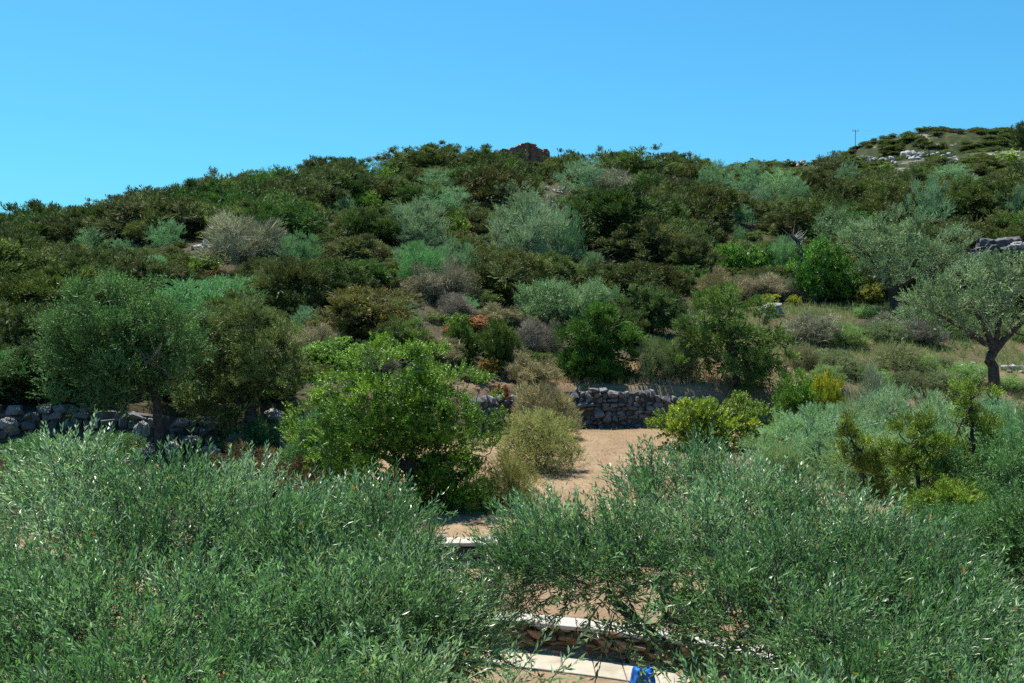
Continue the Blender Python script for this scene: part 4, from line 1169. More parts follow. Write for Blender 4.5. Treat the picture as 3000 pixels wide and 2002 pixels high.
 (W, 'wild_olive_bush', 'grey-green bush between the left olive and the huge lentisk', 'bush', 950, 1160, 1440, 150, (0.55, 0.75, 0.6)),
 (J_, 'juniper_bush', 'juniper behind the grey-green overhanging one', 'juniper', 720, 850, 1010, 200, (0.95, 1.0, 0.95)),
]
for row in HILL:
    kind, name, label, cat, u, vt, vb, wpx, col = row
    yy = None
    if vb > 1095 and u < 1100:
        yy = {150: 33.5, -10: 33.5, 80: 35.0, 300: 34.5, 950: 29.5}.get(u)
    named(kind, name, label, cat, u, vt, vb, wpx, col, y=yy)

# ------------------------------------------------------------------ fill the slope between them with junipers
for u0, u1, t, b in [(1440, 1610, 420, 462), (2530, 2640, 462, 500), (2655, 2760, 446, 475), (2775, 2815, 448, 490), (2935, 3020, 440, 495), (2310, 2400, 468, 490),
                    (558, 622, 714, 740), (1602, 1660, 546, 572), (2440, 2900, 376, 445), (990, 1006, 645, 664), (2880, 3000, 710, 790)]:
    p_ = hit((u0 + u1) / 2, b)
    PLANTS.append((u0, u1, t, b + 0.3 * (b - t), min(p_[1], 200), p_[0], 0.5 * (u1 - u0) * p_[1] / FPX))
ORD = ['first', 'second', 'third', 'fourth', 'fifth', 'sixth', 'seventh', 'eighth', 'ninth', 'tenth', 'eleventh', 'twelfth', 'thirteenth', 'fourteenth', 'fifteenth', 'sixteenth', 'seventeenth', 'eighteenth', 'nineteenth', 'twentieth', 'twenty-first', 'twenty-second', 'twenty-third', 'twenty-fourth', 'twenty-fifth', 'twenty-sixth', 'twenty-seventh', 'twenty-eighth', 'twenty-ninth', 'thirtieth']
cand = []
fr = np.random.default_rng(77)
yy = 33.2
while yy < 150:
    st = 3.5 + 0.007 * yy
    for x in np.arange(-0.62 * yy - 6, 0.62 * yy + 6, st):
        px, py = x + fr.uniform(-0.4, 0.4) * st, yy + fr.uniform(-0.4, 0.4) * st
        cand.append((px, py))
    yy += st * 0.95
ROCKS = [(2515, 2655, 455, 500), (2640, 2775, 438, 476), (2765, 2830, 442, 490), (2925, 3030, 432, 492), (2300, 2410, 462, 492), (1595, 1668, 540, 572), (552, 628, 708, 738)]
def hides_rock(px, py, z, h, w):
    u, vb = proj((px, py, z)); _, vt = proj((px, py, z + h)); k = 0.4 * w * FPX / py
    return any(u + k > a and u - k < b and vt < d - 4 and vb > c for a, b, c, d in ROCKS)
KEEP = []
for px, py in cand:
    if py < float(bank_y(px)) + 1.5:
        continue
    if px > 0.8 and py < 41.5:
        continue
    if px > 8.5 and py < 57 + 0.0 * px:            # open terraces
        continue
    if 1.0 < px < 9 and py < 46:
        continue
    z = gz(px, py)
    if px > 0.24 * py and py > 134:
        continue
    h = fr.uniform(2.7, 4.8) * (0.72 if py > 112 else 1)
    w = h * fr.uniform(1.2, 1.6)
    if py > 114 and px > 0.2 * py:
        h *= 0.6; w *= 0.75                       # wind-shorn heath towards the rocks
    k = FPX / py
    u, vb = proj((px, py, z))
    _, vt = proj((px, py, z + h))
    ok = True
    for u0, u1, t, b, yn, xn, wn_ in PLANTS:
        if (px - xn) ** 2 + (py - yn) ** 2 < (0.42 * (w + wn_) * 0.8) ** 2 and abs(py - yn) < 0.4 * (w + wn_):
            ok = False
            break
        if py < yn and u + w * k / 2 > u0 + 8 and u - w * k / 2 < u1 - 8 and vt < b - 0.28 * (b - t):
            lim = b - 0.28 * (b - t)
            hh = (vb - lim) / k
            if hh < 0.4:
                ok = False
                break
            h = min(h, hh); w = min(w, max(1.5, h * 1.6))
            _, vt = proj((px, py, z + h))
    if ok and not hides_rock(px, py, z, h, w):
        KEEP.append((px, py, z, h, w, u, vt))
near_xy = [(c[0], c[1], c[4]) for c in KEEP] + [(p_[5], p_[4], p_[6]) for p_ in PLANTS]
NX = np.array(near_xy)
yy = 34.0
while yy < 128:
    st = 1.7 + 0.004 * yy
    for x in np.arange(-0.6 * yy - 3, 0.6 * yy + 3, st):
        px, py = x + fr.uniform(-0.4, 0.4) * st, yy + fr.uniform(-0.4, 0.4) * st
        if py < float(bank_y(px)) + 1.0 or (px > 0.8 and py < 41.5) or (px > 8.5 and py < 57) or (1.0 < px < 9 and py < 46):
            continue
        h = fr.uniform(0.6, 1.1)
        w = h * fr.uniform(1.3, 1.9)
        if (np.hypot(NX[:, 0] - px, NX[:, 1] - py) < 0.36 * (NX[:, 2] + w)).any():
            continue
        z = gz(px, py)
        if hides_rock(px, py, z, h, w):
            continue
        u, vb = proj((px, py, z)); _, vt = proj((px, py, z + h)); k = 0.5 * w * FPX / py
        if any(py < p_[4] and u + k > p_[0] and u - k < p_[1] and vt < p_[3] - 0.35 * (p_[3] - p_[2]) and vb > p_[2] for p_ in PLANTS):
            continue
        KEEP.append((px, py, z, h, w, u, vt))
        NX = np.vstack([NX, (px, py, w)])
    yy += st
vis = [c for c in KEEP if -160 < c[5] < 3160]
vis.sort(key=lambda c: -(c[3] * c[4]) / c[1] ** 2)
tone_names = {0: 'olive-green', 1: 'dark green', 2: 'greyish'}
tone_cols = {0: (0.92, 0.93, 0.85), 1: (0.62, 0.90, 0.62), 2: (0.95, 0.93, 1.15)}
def where(u, v):
    row = 'along the skyline' if v < np.interp(u, SKY_U, SKY_V) + 45 else ('on the upper slope' if v < 640 else ('on the middle slope' if v < 760 else 'low on the slope'))
    col = ('by the left edge' if u < 350 else 'above the left olive' if u < 700 else 'left of the silvery cluster' if u < 1250 else 'below the ruin' if u < 1750 else
           'between ruin and rocky hill' if u < 2350 else 'above the terrace olive' if u < 2800 else 'by the right edge')
    return row + ' ' + col
ind = []
stuff_pts = []
for i, c in enumerate(vis):
    px, py, z, h, w, u, vt = c
    g = float(vnoise(px * 0.09 + 3, py * 0.09)) + fr.normal(0, 0.16)
    kind = 'juniper'
    if i < 292:
        a = fr.random()
        tone = 0 if g < 0.06 else (1 if g < 0.28 else 2)
        if a < 0.06:
            kind = 'wild'
        elif a < 0.085:
            kind = 'lentisk'
        ind.append((kind, tone, c))
    else:
        stuff_pts.append(c)
stuff_pts += [c for c in KEEP if not (-160 < c[5] < 3160)]
lab_groups = {}
for kind, tone, c in ind:
    nm = {'juniper': tone_names[tone] + ' juniper', 'wild': 'blue-green bush', 'lentisk': 'bright green bush'}[kind]
    lab_groups.setdefault((nm, where(c[5], c[6])), []).append((kind, tone, c))
for (nm, wh), lst in lab_groups.items():
    lst.sort(key=lambda e: e[2][5])
    for i, (kind, tone, c) in enumerate(lst):
        px, py, z, h, w, u, vt = c
        label = ('lone ' + nm + ' ' + wh) if len(lst) == 1 else (ORD[min(i, 29)] + ' ' + nm + ' from the left ' + wh)
        if kind == 'wild':
            h *= 0.85; w *= 0.75
            col = TEAL
        elif kind == 'lentisk':
            h *= 0.6; w *= 0.5
            col = BRT
        else:
            gain_ = fr.uniform(0.62, 1.12)
            col = tuple(a * gain_ * fr.uniform(0.92, 1.08) for a in tone_cols[tone])
        plant(kind, {'juniper': 'juniper_bush', 'wild': 'wild_olive_bush', 'lentisk': 'lentisk_bush'}[kind], label, 'juniper' if kind == 'juniper' else 'bush', (px, py, z), h, w, col, 'junipers and bushes covering the hillside')

# everything smaller and farther, plus what lies outside the frame: one mass of scrub
_POOLS = {}
def pool(key, entries):
    """plants that the masses of scrub repeat (a collection that is not part of the scene itself)"""
    if key not in _POOLS:
        co = bpy.data.collections.new(key)
        for i, (me, col) in enumerate(entries):
            o = bpy.data.objects.new('%s_plant_%02d' % (key, i), me)
            o.color = (*col, 1)
            co.objects.link(o)
        _POOLS[key] = co
    return _POOLS[key]

def mass(name, label, pts, kd, cols, seed):
    r = np.random.default_rng(seed)
    pr = PROTO[kd]
    entries = [(me, c) for c in cols for me in pr['far']]
    co = pool(name, entries)
    P = np.array([(p[0], p[1], p[2] - 0.05) for p in pts], np.float32)
    S = np.array([(p[4] / pr['w'], p[4] / pr['w'], p[3] / pr['h']) for p in pts], np.float32)
    n = len(P)
    me = bpy.data.meshes.new(name)
    me.vertices.add(n)
    me.vertices.foreach_set('co', P.ravel())
    me.attributes.new('size', 'FLOAT_VECTOR', 'POINT').data.foreach_set('vector', S.ravel())
    E = np.zeros((n, 3), np.float32); E[:, 2] = r.uniform(0, 6.28, n)
    me.attributes.new('turn', 'FLOAT_VECTOR', 'POINT').data.foreach_set('vector', E.ravel())
    me.attributes.new('which', 'INT', 'POINT').data.foreach_set('value', r.integers(0, len(entries), n).astype(np.int32))
    o = link(name, me, label=label, category='scrub', kind='stuff')
    ng = bpy.data.node_groups.new(name, 'GeometryNodeTree')
    ng.interface.new_socket('Geometry', in_out='INPUT', socket_type='NodeSocketGeometry')
    ng.interface.new_socket('Geometry', in_out='OUTPUT', socket_type='NodeSocketGeometry')
    gi, go = ng.nodes.new('NodeGroupInput'), ng.nodes.new('NodeGroupOutput')
    ci = ng.nodes.new('GeometryNodeCollectionInfo')
    ci.inputs['Collection'].default_value = co
    ci.inputs['Separate Children'].default_value = True
    ci.inputs['Reset Children'].default_value = True
    ip = ng.nodes.new('GeometryNodeInstanceOnPoints')
    ip.inputs['Pick Instance'].default_value = True
    def attr(nm, t):
        a = ng.nodes.new('GeometryNodeInputNamedAttribute')
        a.data_type = t
        a.inputs['Name'].default_value = nm
        return a.outputs['Attribute']
    ng.links.new(gi.outputs[0], ip.inputs['Points'])
    ng.links.new(ci.outputs[0], ip.inputs['Instance'])
    ng.links.new(attr('which', 'INT'), ip.inputs['Instance Index'])
    ng.links.new(attr('turn', 'FLOAT_VECTOR'), ip.inputs['Rotation'])
    ng.links.new(attr('size', 'FLOAT_VECTOR'), ip.inputs['Scale'])
    ng.links.new(ip.outputs[0], go.inputs[0])
    o.modifiers.new('scrub', 'NODES').node_group = ng
    return o
jp, wp = [], []
for c in stuff_pts:
    (wp if fr.random() < 0.13 else jp).append(c)
mass('far_juniper_scrub', 'dense dark juniper scrub massed along the ridge and beyond the frame', jp, 'juniper', [(0.85, 0.85, 0.78), (0.6, 0.84, 0.6), (0.8, 0.8, 0.95), (1.0, 1.05, 0.9)], 3)
mass('far_wild_olive_scrub', 'grey-green wild olive scrub scattered among the ridge junipers', wp, 'wild', [(1, 1.1, 1), (1.2, 1.1, 1.1)], 4)
hp = []
for _ in range(700):
    a_ = fr.uniform(0, 6.28); q_ = fr.random() ** 0.5
    px, py = 140 + 60 * q_ * math.cos(a_), 315 + 55 * q_ * math.sin(a_)
    if vnoise(px * 0.11, py * 0.11) > -0.12:
        hp.append((px, py, gz(px, py), fr.uniform(0.7, 1.5), fr.uniform(2.0, 4.5)))
# low heath on the rocky heights at the right
for _ in range(3600):
    py = fr.uniform(118, 370)
    px = fr.uniform(0.22, 0.66) * py
    if vnoise(px * 0.06, py * 0.06) < -0.05:
        continue
    hp.append((px, py, gz(px, py), fr.uniform(0.6, 1.3), fr.uniform(1.8, 4.2)))
hp = [p for p in hp if fr.random() < 0.4 or not hides_rock(p[0], p[1], p[2], p[3], p[4])]
mass('far_heath_scrub', 'low green heath scrub on the far rocky hill', hp, 'juniper', [(0.7, 0.8, 0.7), (0.6, 0.85, 0.6), (0.9, 0.8, 0.9), (0.7, 1.1, 0.5)], 6)

# ------------------------------------------------------------------ ground cover
def cover(name, label, pts, size, kind, mat, seed, upward=1.0, jit=0.3):
    r = np.random.default_rng(seed)
    P = np.array(pts)
    P[:, 2] = terrain(P[:, 0], P[:, 1]) - 0.01
    n = len(P)
    D = np.array([0, 0, upward]) + r.normal(0, jit, (n, 3))
    D[:, 2] = np.abs(D[:, 2])
    v, q, mi, t, l = scatter(kind, P, D, r.uniform(size[0], size[1], n), np.clip(0.5 + vnoise(P[:, 0] * 0.6, P[:, 1] * 0.6) + r.normal(0, 0.15, n), 0, 1), r)
    return link(name, quad_mesh(name, v, q, [mat, mat], mi, {'tone': t, 'leaf': l}), label=label, category='ground cover', kind='stuff')

def area_pts(n, x0, x1, y0, y1, test, r):
    x = r.uniform(x0, x1, n * 3); y = r.uniform(y0, y1, n * 3)
    k = test(x, y)
    x, y = x[k][:n], y[k][:n]
    return np.stack([x, y, np.zeros(len(x))], 1)
r = np.random.default_rng(31)
bare = lambda x, y: (y < bank_y(x) - 0.3) & (y > wall_y2(x) + 0.6)
cover('straw_litter', 'dry straw and weeds littering the earth clearing', area_pts(5200, -4, 9, 22, 40, bare, r), (0.2, 0.6), 'grass', 'straw', 1, 0.35, 0.6)
cover('leaf_litter', 'dark fallen leaves and twigs strewn over the earth clearing', area_pts(2200, -4, 9, 22, 40, lambda x, y: bare(x, y) & (vnoise(x * 0.7, y * 0.7) > 0.0), r), (0.15, 0.4), 'dry', 'dry', 12, 0.15, 0.6)
cover('straw_litter', 'dry straw on the orange ground beside the paved path', area_pts(900, -5, 6, 12, 17.5, lambda x, y: y < wall_y1(x) - 0.95, r), (0.12, 0.3), 'grass', 'straw', 2, 0.35, 0.6)
terr_r = lambda x, y: (x > 9) & (vnoise(x * 0.5, y * 0.5 + 5) + 0.25 * vnoise(x * 2, y * 2) > -0.12) & (np.abs(y - 45.5 + 0.0 * x) > 0.9)
cover('terrace_grass', 'greenish and straw-coloured grass on the right terraces', area_pts(5200, 8.5, 30, 40.5, 57, terr_r, r), (0.9, 2.1), 'grass', 'grass', 3, 0.9, 0.35)
cover('slope_weeds', 'dry grey-brown undergrowth between the bushes of the slope', area_pts(4200, -24, 12, 33, 62, lambda x, y: y > bank_y(x) + 0.9, r), (0.9, 2.0), 'dry', 'dry', 4, 0.9, 0.35)
cover('slope_undergrowth', 'low green undergrowth between the bushes of the upper slope', area_pts(3400, -72, 72, 44, 132, lambda x, y: (np.abs(x) < 0.55 * y) & ((x < 8) | (y > 57)), r), (1.6, 3.8), 'dry', 'juniper', 14, 0.9, 0.4)
cover('terrace_grass', 'yellowish dry grass on top of the dry stone wall', area_pts(1700, 0.5, 9.5, 41, 45, lambda x, y: y > bank_y(x) + 0.6, r), (0.6, 1.3), 'grass', 'straw', 5, 0.9, 0.3)
cover('bank_weeds', 'rusty dry weeds between the rocks of the left bank', area_pts(1000, -16, -4, 27, 33, lambda x, y: y < bank_y(x) - 0.1, r), (0.7, 1.5), 'dry', 'straw', 6, 0.9, 0.35)

# ------------------------------------------------------------------ rocks
def boulder(label, u, v, wpx, hpx, mat='stone', y=None, depth=0.8, rz=None, tilt=0.15, sink=0.2, col=None, name='boulder'):
    p = hit(u, v + hpx * 0.5) if y is None else at(u, v + hpx * 0.5, y)
    k = p[1] / FPX
    c = at(u, v, p[1])
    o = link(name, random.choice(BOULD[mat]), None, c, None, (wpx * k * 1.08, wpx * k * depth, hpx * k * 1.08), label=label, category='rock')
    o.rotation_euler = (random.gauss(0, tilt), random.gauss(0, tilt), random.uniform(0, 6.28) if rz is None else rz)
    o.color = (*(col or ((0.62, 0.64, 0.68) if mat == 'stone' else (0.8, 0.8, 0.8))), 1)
    return o
boulder('tall grey boulder leaning against the left side of the huge lentisk', 868, 1330, 90, 160, 'stone', 29.0, 0.8, 0.2, 0.08)
boulder('pale rounded boulder on top of the rubble wall at the left edge', 27, 1245, 44, 40, 'pale', 31.3, 0.9)
boulder('small white stone at the left edge behind the olive leaves', 8, 1335, 34, 30, 'pale', 30.4)
boulder('blue-grey boulder left of the dark olive trunk', 435, 1335, 50, 55, 'stone', 29.6)
boulder('low dark boulder at the foot of the rubble wall', 355, 1375, 60, 60, 'stone', 29.2)
boulder('sunlit pale boulder just right of the dark olive trunk', 505, 1315, 50, 45, 'pale', 29.6)
boulder('pale boulder on the bank below the grey-green juniper', 620, 1328, 48, 42, 'pale', 29.4)
boulder('shaded boulder under the grey-green juniper', 700, 1300, 56, 60, 'stone', 30.5)
boulder('pale rock ledge left of the dark olive trunk', 412, 1265, 38, 60, 'pale', 31.4)
boulder('white rock among junipers at the top right of the bank', 805, 1215, 50, 30, 'pale', 31.8)
boulder('narrow pale rock strewn on the sunlit bank', 560, 1290, 46, 26, 'pale', 31.0)
boulder('dark boulder standing on the dry stone wall', 1942, 1128, 36, 28, 'stone', 41.4, 0.9, None, 0.15, 0.2, (0.6, 0.6, 0.6))
boulder('small dark stone standing alone on the right of the stone wall', 2058, 1133, 20, 20, 'stone', 41.4, 0.9, None, 0.15, 0.2, (0.5, 0.5, 0.5))
boulder('grey stone beside the dark boulder on the stone wall', 1975, 1136, 26, 20, 'stone', 41.4)
boulder('shaded bluish rock face behind the right end of the terrace olive', 2930, 740, 150, 80, 'stone', 62.0, 0.7, 0.1, 0.1, 0.2, (0.5, 0.5, 0.55))  # tint darkened and blued to carry the shade on this face
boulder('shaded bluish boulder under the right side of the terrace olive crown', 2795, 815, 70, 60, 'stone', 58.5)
boulder('pale rock at the right edge over the shaded rock face', 2985, 722, 40, 26, 'pale', 61.0)
# pale slabs stacked on the terrace
st = link('stacked_rock', None, None, hit(2262, 925), label='pale slabs of rock stacked below the yellow cushion bush', category='rock')
kk = st.location.y / FPX
for i, (du, dv, w, h) in enumerate([(0, -30, 50, 15), (4, -18, 44, 13), (-6, -6, 46, 15), (14, -8, 30, 12), (-22, -26, 18, 10)]):
    c = at(2262 + du, 925 + dv, st.location.y)
    set_stone(st, 'pale', (c[0] - st.location.x, -0.2, c[2] - st.location.z), (w * kk, 0.8, h * kk), random.gauss(0, 0.2), 0.05)
# limestone outcrops
def outcrop(label, u0, u1, v0, v1, n, mat='pale', big=18, y=None):
    p = hit((u0 + u1) / 2, v1) if y is None else at((u0 + u1) / 2, v1, y)
    p[2] = gz(p[0], p[1])
    k = p[1] / FPX
    root = link('rock_outcrop', None, None, p, label=label, category='rocks')
    for _ in range(n):
        u = random.uniform(u0, u1); v = random.uniform(v0, v1)
        w = big * random.uniform(0.5, 1.3)
        x = (u - (u0 + u1) / 2) * k
        dy = (v1 - v) * k * 2.0
        z = at(u, v, p[1] + dy)[2]
        set_stone(root, mat, (x, dy, max(z, gz(p[0] + x, p[1] + dy)) - p[2]), (w * k, w * k * 0.9, w * k * random.uniform(0.45, 0.8)), random.uniform(0, 6.28), 0.25)
    return root
outcrop('white limestone outcrop among junipers on the upper right slope', 2530, 2640, 462, 492, 26)
outcrop('brownish limestone ledge higher up on the upper right slope', 2655, 2760, 446, 468, 24)
outcrop('small pale rocks right of the limestone ledge', 2775, 2815, 448, 482, 11)
outcrop('limestone rocks at the right edge near the skyline', 2935, 3020, 440, 487, 18)
outcrop('scattered pale stones on the heath left of the outcrop', 2310, 2400, 468, 484, 12, big=13)
outcrop('white rock showing beside the grey twiggy dome on the left slope', 558, 622, 714, 732, 9, big=24)
outcrop('white rocks below the ruin beside the silvery cluster', 1602, 1660, 546, 566, 9, big=18)
outcrop('tiny white stone among junipers on the left middle slope', 994, 1003, 645, 660, 2, big=14)
outcrop('low row of pale stones beside the thick olive trunk', 2825, 2885, 1068, 1092, 9, 'pale', 20)
outcrop('pale stones right of the thick olive trunk', 2955, 3010, 1072, 1095, 7, 'pale', 22)
outcrop('white stone in the dry bushes left of the resinous bush', 2322, 2342, 808, 818, 2, 'pale', 16)
outcrop('pale rocks in shade by the dark round juniper', 1830, 1880, 938, 958, 5, 'stone', 24)

# ------------------------------------------------------------------ ruin on the ridge
def ruin():
    p = at(1550, 455, 128.0)
    p[2] = gz(p[0], p[1])
    root = link('ruined_hut', None, None, p, label='ruined red-brown stone hut on the ridge with broken gable', category='ruin')
    top = at(1548, 425, p[1])[2] - p[2]
    k = p[1] / FPX
    def wall(pa, pb, ha, hb, steps, th=0.55):
        pa, pb = np.array(pa, float), np.array(pb, float)
        L = np.linalg.norm(pb - pa)
        d = (pb - pa) / L
        nrm = np.array([-d[1], d[0]])
        V, Q = [], []
        for i in range(steps + 1):
            f = i / steps
            c = pa + (pb - pa) * f
            hh = ha + (hb - ha) * f + random.gauss(0, 0.16)
            for s, z in ((-1, -1.0), (1, -1.0), (1, hh), (-1, hh)):
                q = c + nrm * s * th / 2
                V.append((q[0], q[1], z))
        for i in range(steps):
            for kk_ in range(4):
                a = i * 4 + kk_; b = i * 4 + (kk_ + 1) % 4
                Q.append((a, b, b + 4, a + 4))
        Q.append((0, 1, 2, 3)); Q.append((steps * 4 + 3, steps * 4 + 2, steps * 4 + 1, steps * 4))
        link('wall', quad_mesh('ruin_wall', np.array(V), np.array(Q), 'rust_stone'), root)
        n = int(L * max(ha, hb) / 0.28)
        an = math.atan2(d[1], d[0])
        for _ in range(min(n, 120)):
            f = random.random()
            c = pa + (pb - pa) * f
            hh = ha + (hb - ha) * f
            z = hh - abs(random.gauss(0, 0.9)) if random.random() < 0.75 else hh + 0.02
            sd = random.choice((-1, -1, 1))
            q = c + nrm * sd * (th / 2)
            s = random.uniform(0.3, 0.6)
            set_stone(root, 'rust_stone', (q[0], q[1], z), (s, 0.35, s * 0.55), an, 0.12, col=random.choice([(1, 1, 1), (0.8, 0.8, 0.8), (1.5, 1.9, 2.0), (1.2, 1.1, 1.1)]))
    xL, xR, xA = (1440 - 1550) * k, (1607 - 1550) * k, -2 * k
    wall((xA, -1.2), (xL, 2.2), top, top * 0.80, 9)
    wall((xA + 0.3, -1.1), (xR, 0.9), top * 0.97, top * 0.80, 6)
    wall((xR, 1.3), (xR - 1.0, 5.0), top * 0.6, top * 0.5, 5)
    wall((xL, 2.6), (xR - 1.3, 5.2), top * 0.4, top * 0.5, 6)
ruin()

# ------------------------------------------------------------------ power pole and wires far off
def pole():
    P = at(2506, 402, 300.0)
    z0 = gz(P[0], P[1])
    top = at(2506, 381, 300.0)[2]
    root = link('power_pole', None, None, (P[0], P[1], z0), label='thin power pole on the skyline left of the rocky hill', category='pole')
    H = top - z0
    v, q = tube([(0, 0, -0.5), (0, 0, H)], [0.11, 0.08], 8)
    link('mast', quad_mesh('mast', v, q, 'steel'), root)
    v, q = tube([(-0.9, 0, H - 0.35), (0.9, 0, H - 0.35)], [0.07, 0.07], 6)
    link('crossarm', quad_mesh('crossarm', v, q, 'steel'), root)
    for s in (-0.85, 0, 0.85):
        v, q = tube([(s, 0, H - 0.3), (s, 0, H + 0.12)], [0.06, 0.05], 6)
        link('insulator', quad_mesh('insulator', v, q, 'steel'), root)
    for s, nm in ((-0.85, 'upper'), (0.85, 'lower')):
        a = np.array([P[0] + s, P[1], top + 0.1])
        b = at(3100, 338 if s < 0 else 343, 240.0)
        f = np.linspace(0, 1, 24)[:, None]
        path = a + (b - a) * f + np.array([0, 0, -2.2]) * 4 * f * (1 - f)
        v, q = tube(path, np.full(24, 0.012), 4)
        link('power_line', quad_mesh('power_line', v, q, 'steel'), None, label=nm + ' of two thin power lines running right from the skyline pole', category='cable')
pole()

# ------------------------------------------------------------------ bare snag and dead branches on the slope
def snag(label, path_uv, y, r0, r1, twigs, seed, mat='dead'):
    r = np.random.default_rng(seed)
    pts = np.array([at(u, v, y) for u, v in path_uv])
    org = pts[0].copy(); org[2] = gz(org[0], org[1])
    pts -= org
    k = y / FPX
    n = 12
    s = np.linspace(0, len(pts) - 1, n)
    pp = np.stack([np.interp(s, np.arange(len(pts)), pts[:, c]) for c in range(3)], 1) + r.normal(0, 0.03, (n, 3))
    root = link('dead_tree', None, None, org, label=label, category='dead tree')
    link('trunk', quad_mesh('snag_trunk', *tube(pp, np.linspace(r0 * k, r1 * k, n), 8), mat, smooth=True), root)
    tp = []
    for i in range(twigs):
        b = pp[r.integers(n // 2, n)]
        d = np.array([r.normal(0, 0.8), r.normal(0, 0.5), r.uniform(0.1, 1.0)])
        d *= r.uniform(0.4, 1.1) / np.linalg.norm(d)
        tp.append(tube([b, b + d * 0.5 + r.normal(0, 0.06, 3), b + d], [0.03, 0.018, 0.008], 4))
    link('twigs', quad_mesh('snag_twigs', *join(tp), 'dead'), root)
snag('leaning dead grey snag left of the resinous bush', [(2352, 800), (2348, 745), (2338, 710), (2318, 690)], 60.5, 9, 5, 14, 3, 'bark_grey')
snag('bleached dead branches under the left olive crown', [(500, 1110), (470, 1070), (430, 1065)], 28.0, 3, 1.5, 22, 5)
snag('pale broken branch slanting under the left olive', [(300, 1110), (265, 1090), (248, 1080)], 28.3, 3, 1.5, 4, 6)

# ------------------------------------------------------------------ small man-made things near the house
def blue_bag():
    p = at(1884, 1993, 15.9)
    z0 = gz(p[0], p[1]) + 0.045
    bm = bmesh.new()
    bmesh.ops.create_cube(bm, size=1.0)
    bmesh.ops.subdivide_edges(bm, edges=bm.edges[:], cuts=6, use_grid_fill=True)
    from mathutils import noise as mn
    for v in bm.verts:
        q = v.co.copy()
        v.co.x *= 0.36 * (1 - 0.22 * (q.z + 0.5))
        v.co.y *= 0.32 * (1 - 0.35 * (q.z + 0.5))
        v.co.z = (q.z + 0.5) * 0.30
        v.co += Vector((mn.noise(q * 3.1), mn.noise(q * 3.1 + Vector((5, 0, 0))), 0.6 * mn.noise(q * 3.1 + Vector((0, 7, 0))))) * 0.045 * (0.3 + q.z + 0.5)
    me = bpy.data.meshes.new('tarpaulin')
    bm.to_mesh(me); bm.free()
    me.materials.append(M['blue'])
    for pl in me.polygons:
        pl.use_smooth = True
    root = link('blue_sack', None, None, (p[0], p[1], z0), 0.2, label='bright blue plastic sack standing on the paved path', category='sack')
    link('body', me, root)
    v, q = tube([(-0.08, 0, 0.29), (-0.04, 0.02, 0.35), (0.05, 0.0, 0.34), (0.10, 0, 0.28)], [0.03, 0.035, 0.035, 0.025], 8)
    link('handle', quad_mesh('sack_handle', v, q, 'black', smooth=True), root)
blue_bag()

def white_ledge():
    a = at(-40, 1958, 2.6)
    pts = [(-0.6, -1.6), (0.0, -1.6), (0.0, 0.0), (-0.6, 0.0)]
    c = at(26, 2004, 2.6)
    rz = 0.0
    o = link('house_ledge', slab_mesh([(0, 0), (-1.4, 1.15), (-3.0, 0.6), (-3.0, -3.0), (0.0, -3.0)], -0.25, 0.0, 'plaster', 0.02), None, (c[0], c[1], c[2] - 0.0),
             label='white plastered corner of the house ledge at the lower left', category='ledge')
white_ledge()

# ------------------------------------------------------------------ low khaki scrub over the right terraces and darker bushes below them
r = np.random.default_rng(8)
spots = [(2380, 965), (2480, 1015), (2520, 985), (2600, 1000), (2760, 1080), (2700, 1100), (2840, 1120), (2500, 1110), (2580, 1130), (2660, 1140),
         (2750, 1135), (2420, 1130), (2960, 1140), (2840, 990), (2940, 985), (3010, 1000), (2540, 930), (2700, 960), (2780, 985)]
spots.sort(key=lambda e: e[0])
for i, (u, v) in enumerate(spots):
    p = hit(u, v)
    kd = ('broom', 'wild', 'wild', 'broom')[i % 4]
    col = {'broom': (0.6, 0.78, 1.0), 'wild': (1.2, 1.15, 0.7), 'dry': (0.95, 0.95, 0.95)}[kd]
    w = r.uniform(1.3, 2.4)
    nm = {'broom': ('broom_bush', 'low khaki bush'), 'wild': ('wild_olive_bush', 'low pale green bush'), 'dry': ('dry_bush', 'low grey dry bush')}[kd]
    n_th = sum(1 for k in range(i) if ('broom', 'wild', 'wild', 'broom')[k % 4] == kd)
    plant(kd, nm[0], ORD[n_th] + ' ' + nm[1] + ' from the left scattered over the grassy right terraces', 'bush', p, w * r.uniform(0.42, 0.62), w, col, 'low bushes on the right terraces')
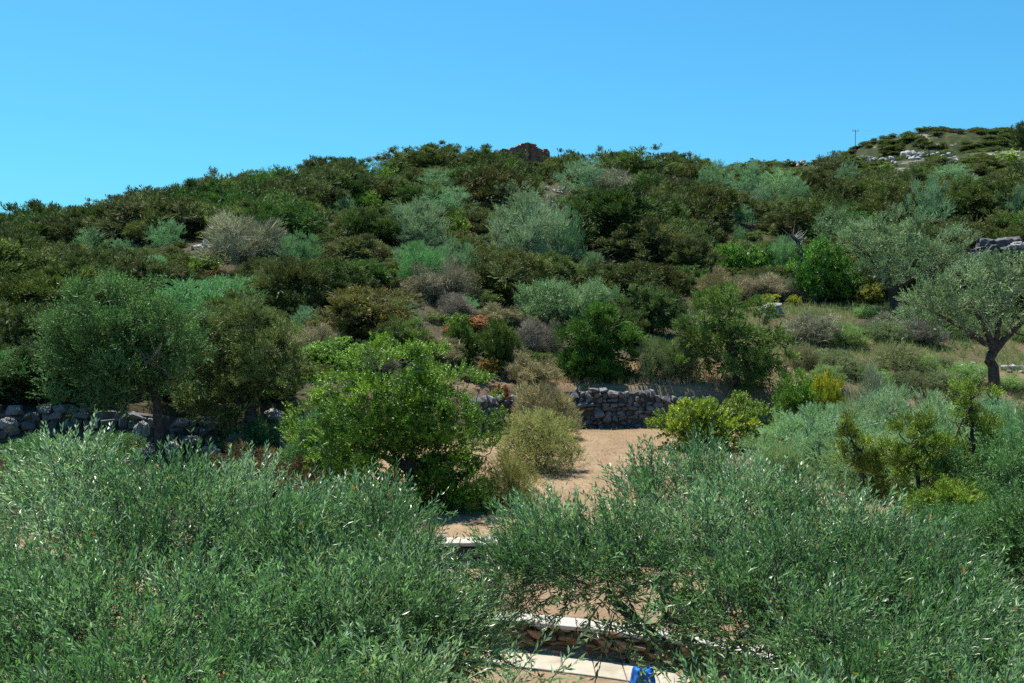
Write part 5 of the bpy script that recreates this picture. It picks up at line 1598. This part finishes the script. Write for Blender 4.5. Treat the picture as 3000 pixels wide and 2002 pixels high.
for i, (u, v, y, h, w, lab) in enumerate([(2960, 1500, 22.5, 2.3, 2.6, 'dark leafy bush at the right edge beyond the broad olive'), (2900, 1640, 19.5, 2.0, 2.4, 'shaded green bush at the right edge, lowest of the dark ones'),
                                          (3060, 1600, 18.5, 2.4, 2.8, 'dark bush cut off by the right edge behind the broad olive'), (2780, 1560, 21.0, 1.6, 2.2, 'dark low bush behind the top of the broad olive'),
   (110, 1400, 29.8, 1.3, 2.4, 'dark leafy bush before the rubble wall near the left edge'), (330, 1390, 30.2, 1.4, 2.2, 'dark leafy bush before the rubble wall beside the dark trunk'), (960, 1430, 28.0, 2.4, 2.6, 'dark leafy bush tucked against the left flank of the huge lentisk'), (60, 1230, 33.3, 2.0, 3.2, 'dark leafy bush overhanging the rubble wall by the left edge'), (240, 1230, 33.4, 1.8, 3.0, 'dark leafy bush overhanging the rubble wall left of the dark trunk'),
   (560, 1230, 33.6, 1.7, 2.8, 'dark leafy bush on the bank right of the dark trunk'), (760, 1330, 31.0, 1.6, 2.4, 'dark leafy bush between the grey-green juniper and tall boulder')]):
    p = at(u, v, y)
    p[2] = gz(p[0], p[1])
    plant('oleaster', 'evergreen_bush', lab, 'bush', p, h, w, (0.55, 0.8, 0.5))
for i, (u, v, y, h, w, lab) in enumerate([(2560, 1440, 27.0, 1.9, 3.0, 'silvery bush between the two left young junipers'), (2760, 1440, 27.6, 2.1, 3.0, 'silvery bush behind the tall young juniper'),
                                          (2330, 1420, 31.5, 1.7, 2.8, 'pale silvery bush left of the slanting young juniper'), (2960, 1440, 28.6, 2.2, 2.8, 'silvery bush right of the tall young juniper'),
                                          (2500, 1350, 33.5, 1.8, 3.0, 'silvery bush right under the golden-flanked bush'), (2780, 1320, 34.5, 1.7, 3.2, 'silvery bush in front of the pale stones by the olive trunk')]):
    p = at(u, v, y)
    p[2] = gz(p[0], p[1])
    plant('wild', 'wild_olive_bush', lab, 'bush', p, h, w, (1.3, 1.3, 1.05))
for i, (u, v, y, h, w, lab) in enumerate([(80, 1420, 27.5, 0.9, 2.2, 'low dry shrub at the foot of the rubble wall, leftmost'), (260, 1420, 28.5, 1.0, 2.0, 'low dry shrub at the foot of the rubble wall beside the boulders'),
                                          (560, 1400, 28.0, 0.9, 1.8, 'rusty dry shrub right of the dark olive trunk'), (660, 1400, 28.5, 1.1, 2.0, 'rusty dry shrub below the overhanging grey-green juniper'),
                                          (780, 1400, 27.5, 1.1, 2.0, 'dark dry shrub left of the tall grey boulder'), (900, 1450, 26.5, 1.0, 2.0, 'dark dry shrub before the tall grey boulder')]):
    p = at(u, v, y)
    p[2] = gz(p[0], p[1])
    plant('dry', 'dry_bush', lab, 'shrub', p, h, w, (0.5, 0.38, 0.28))
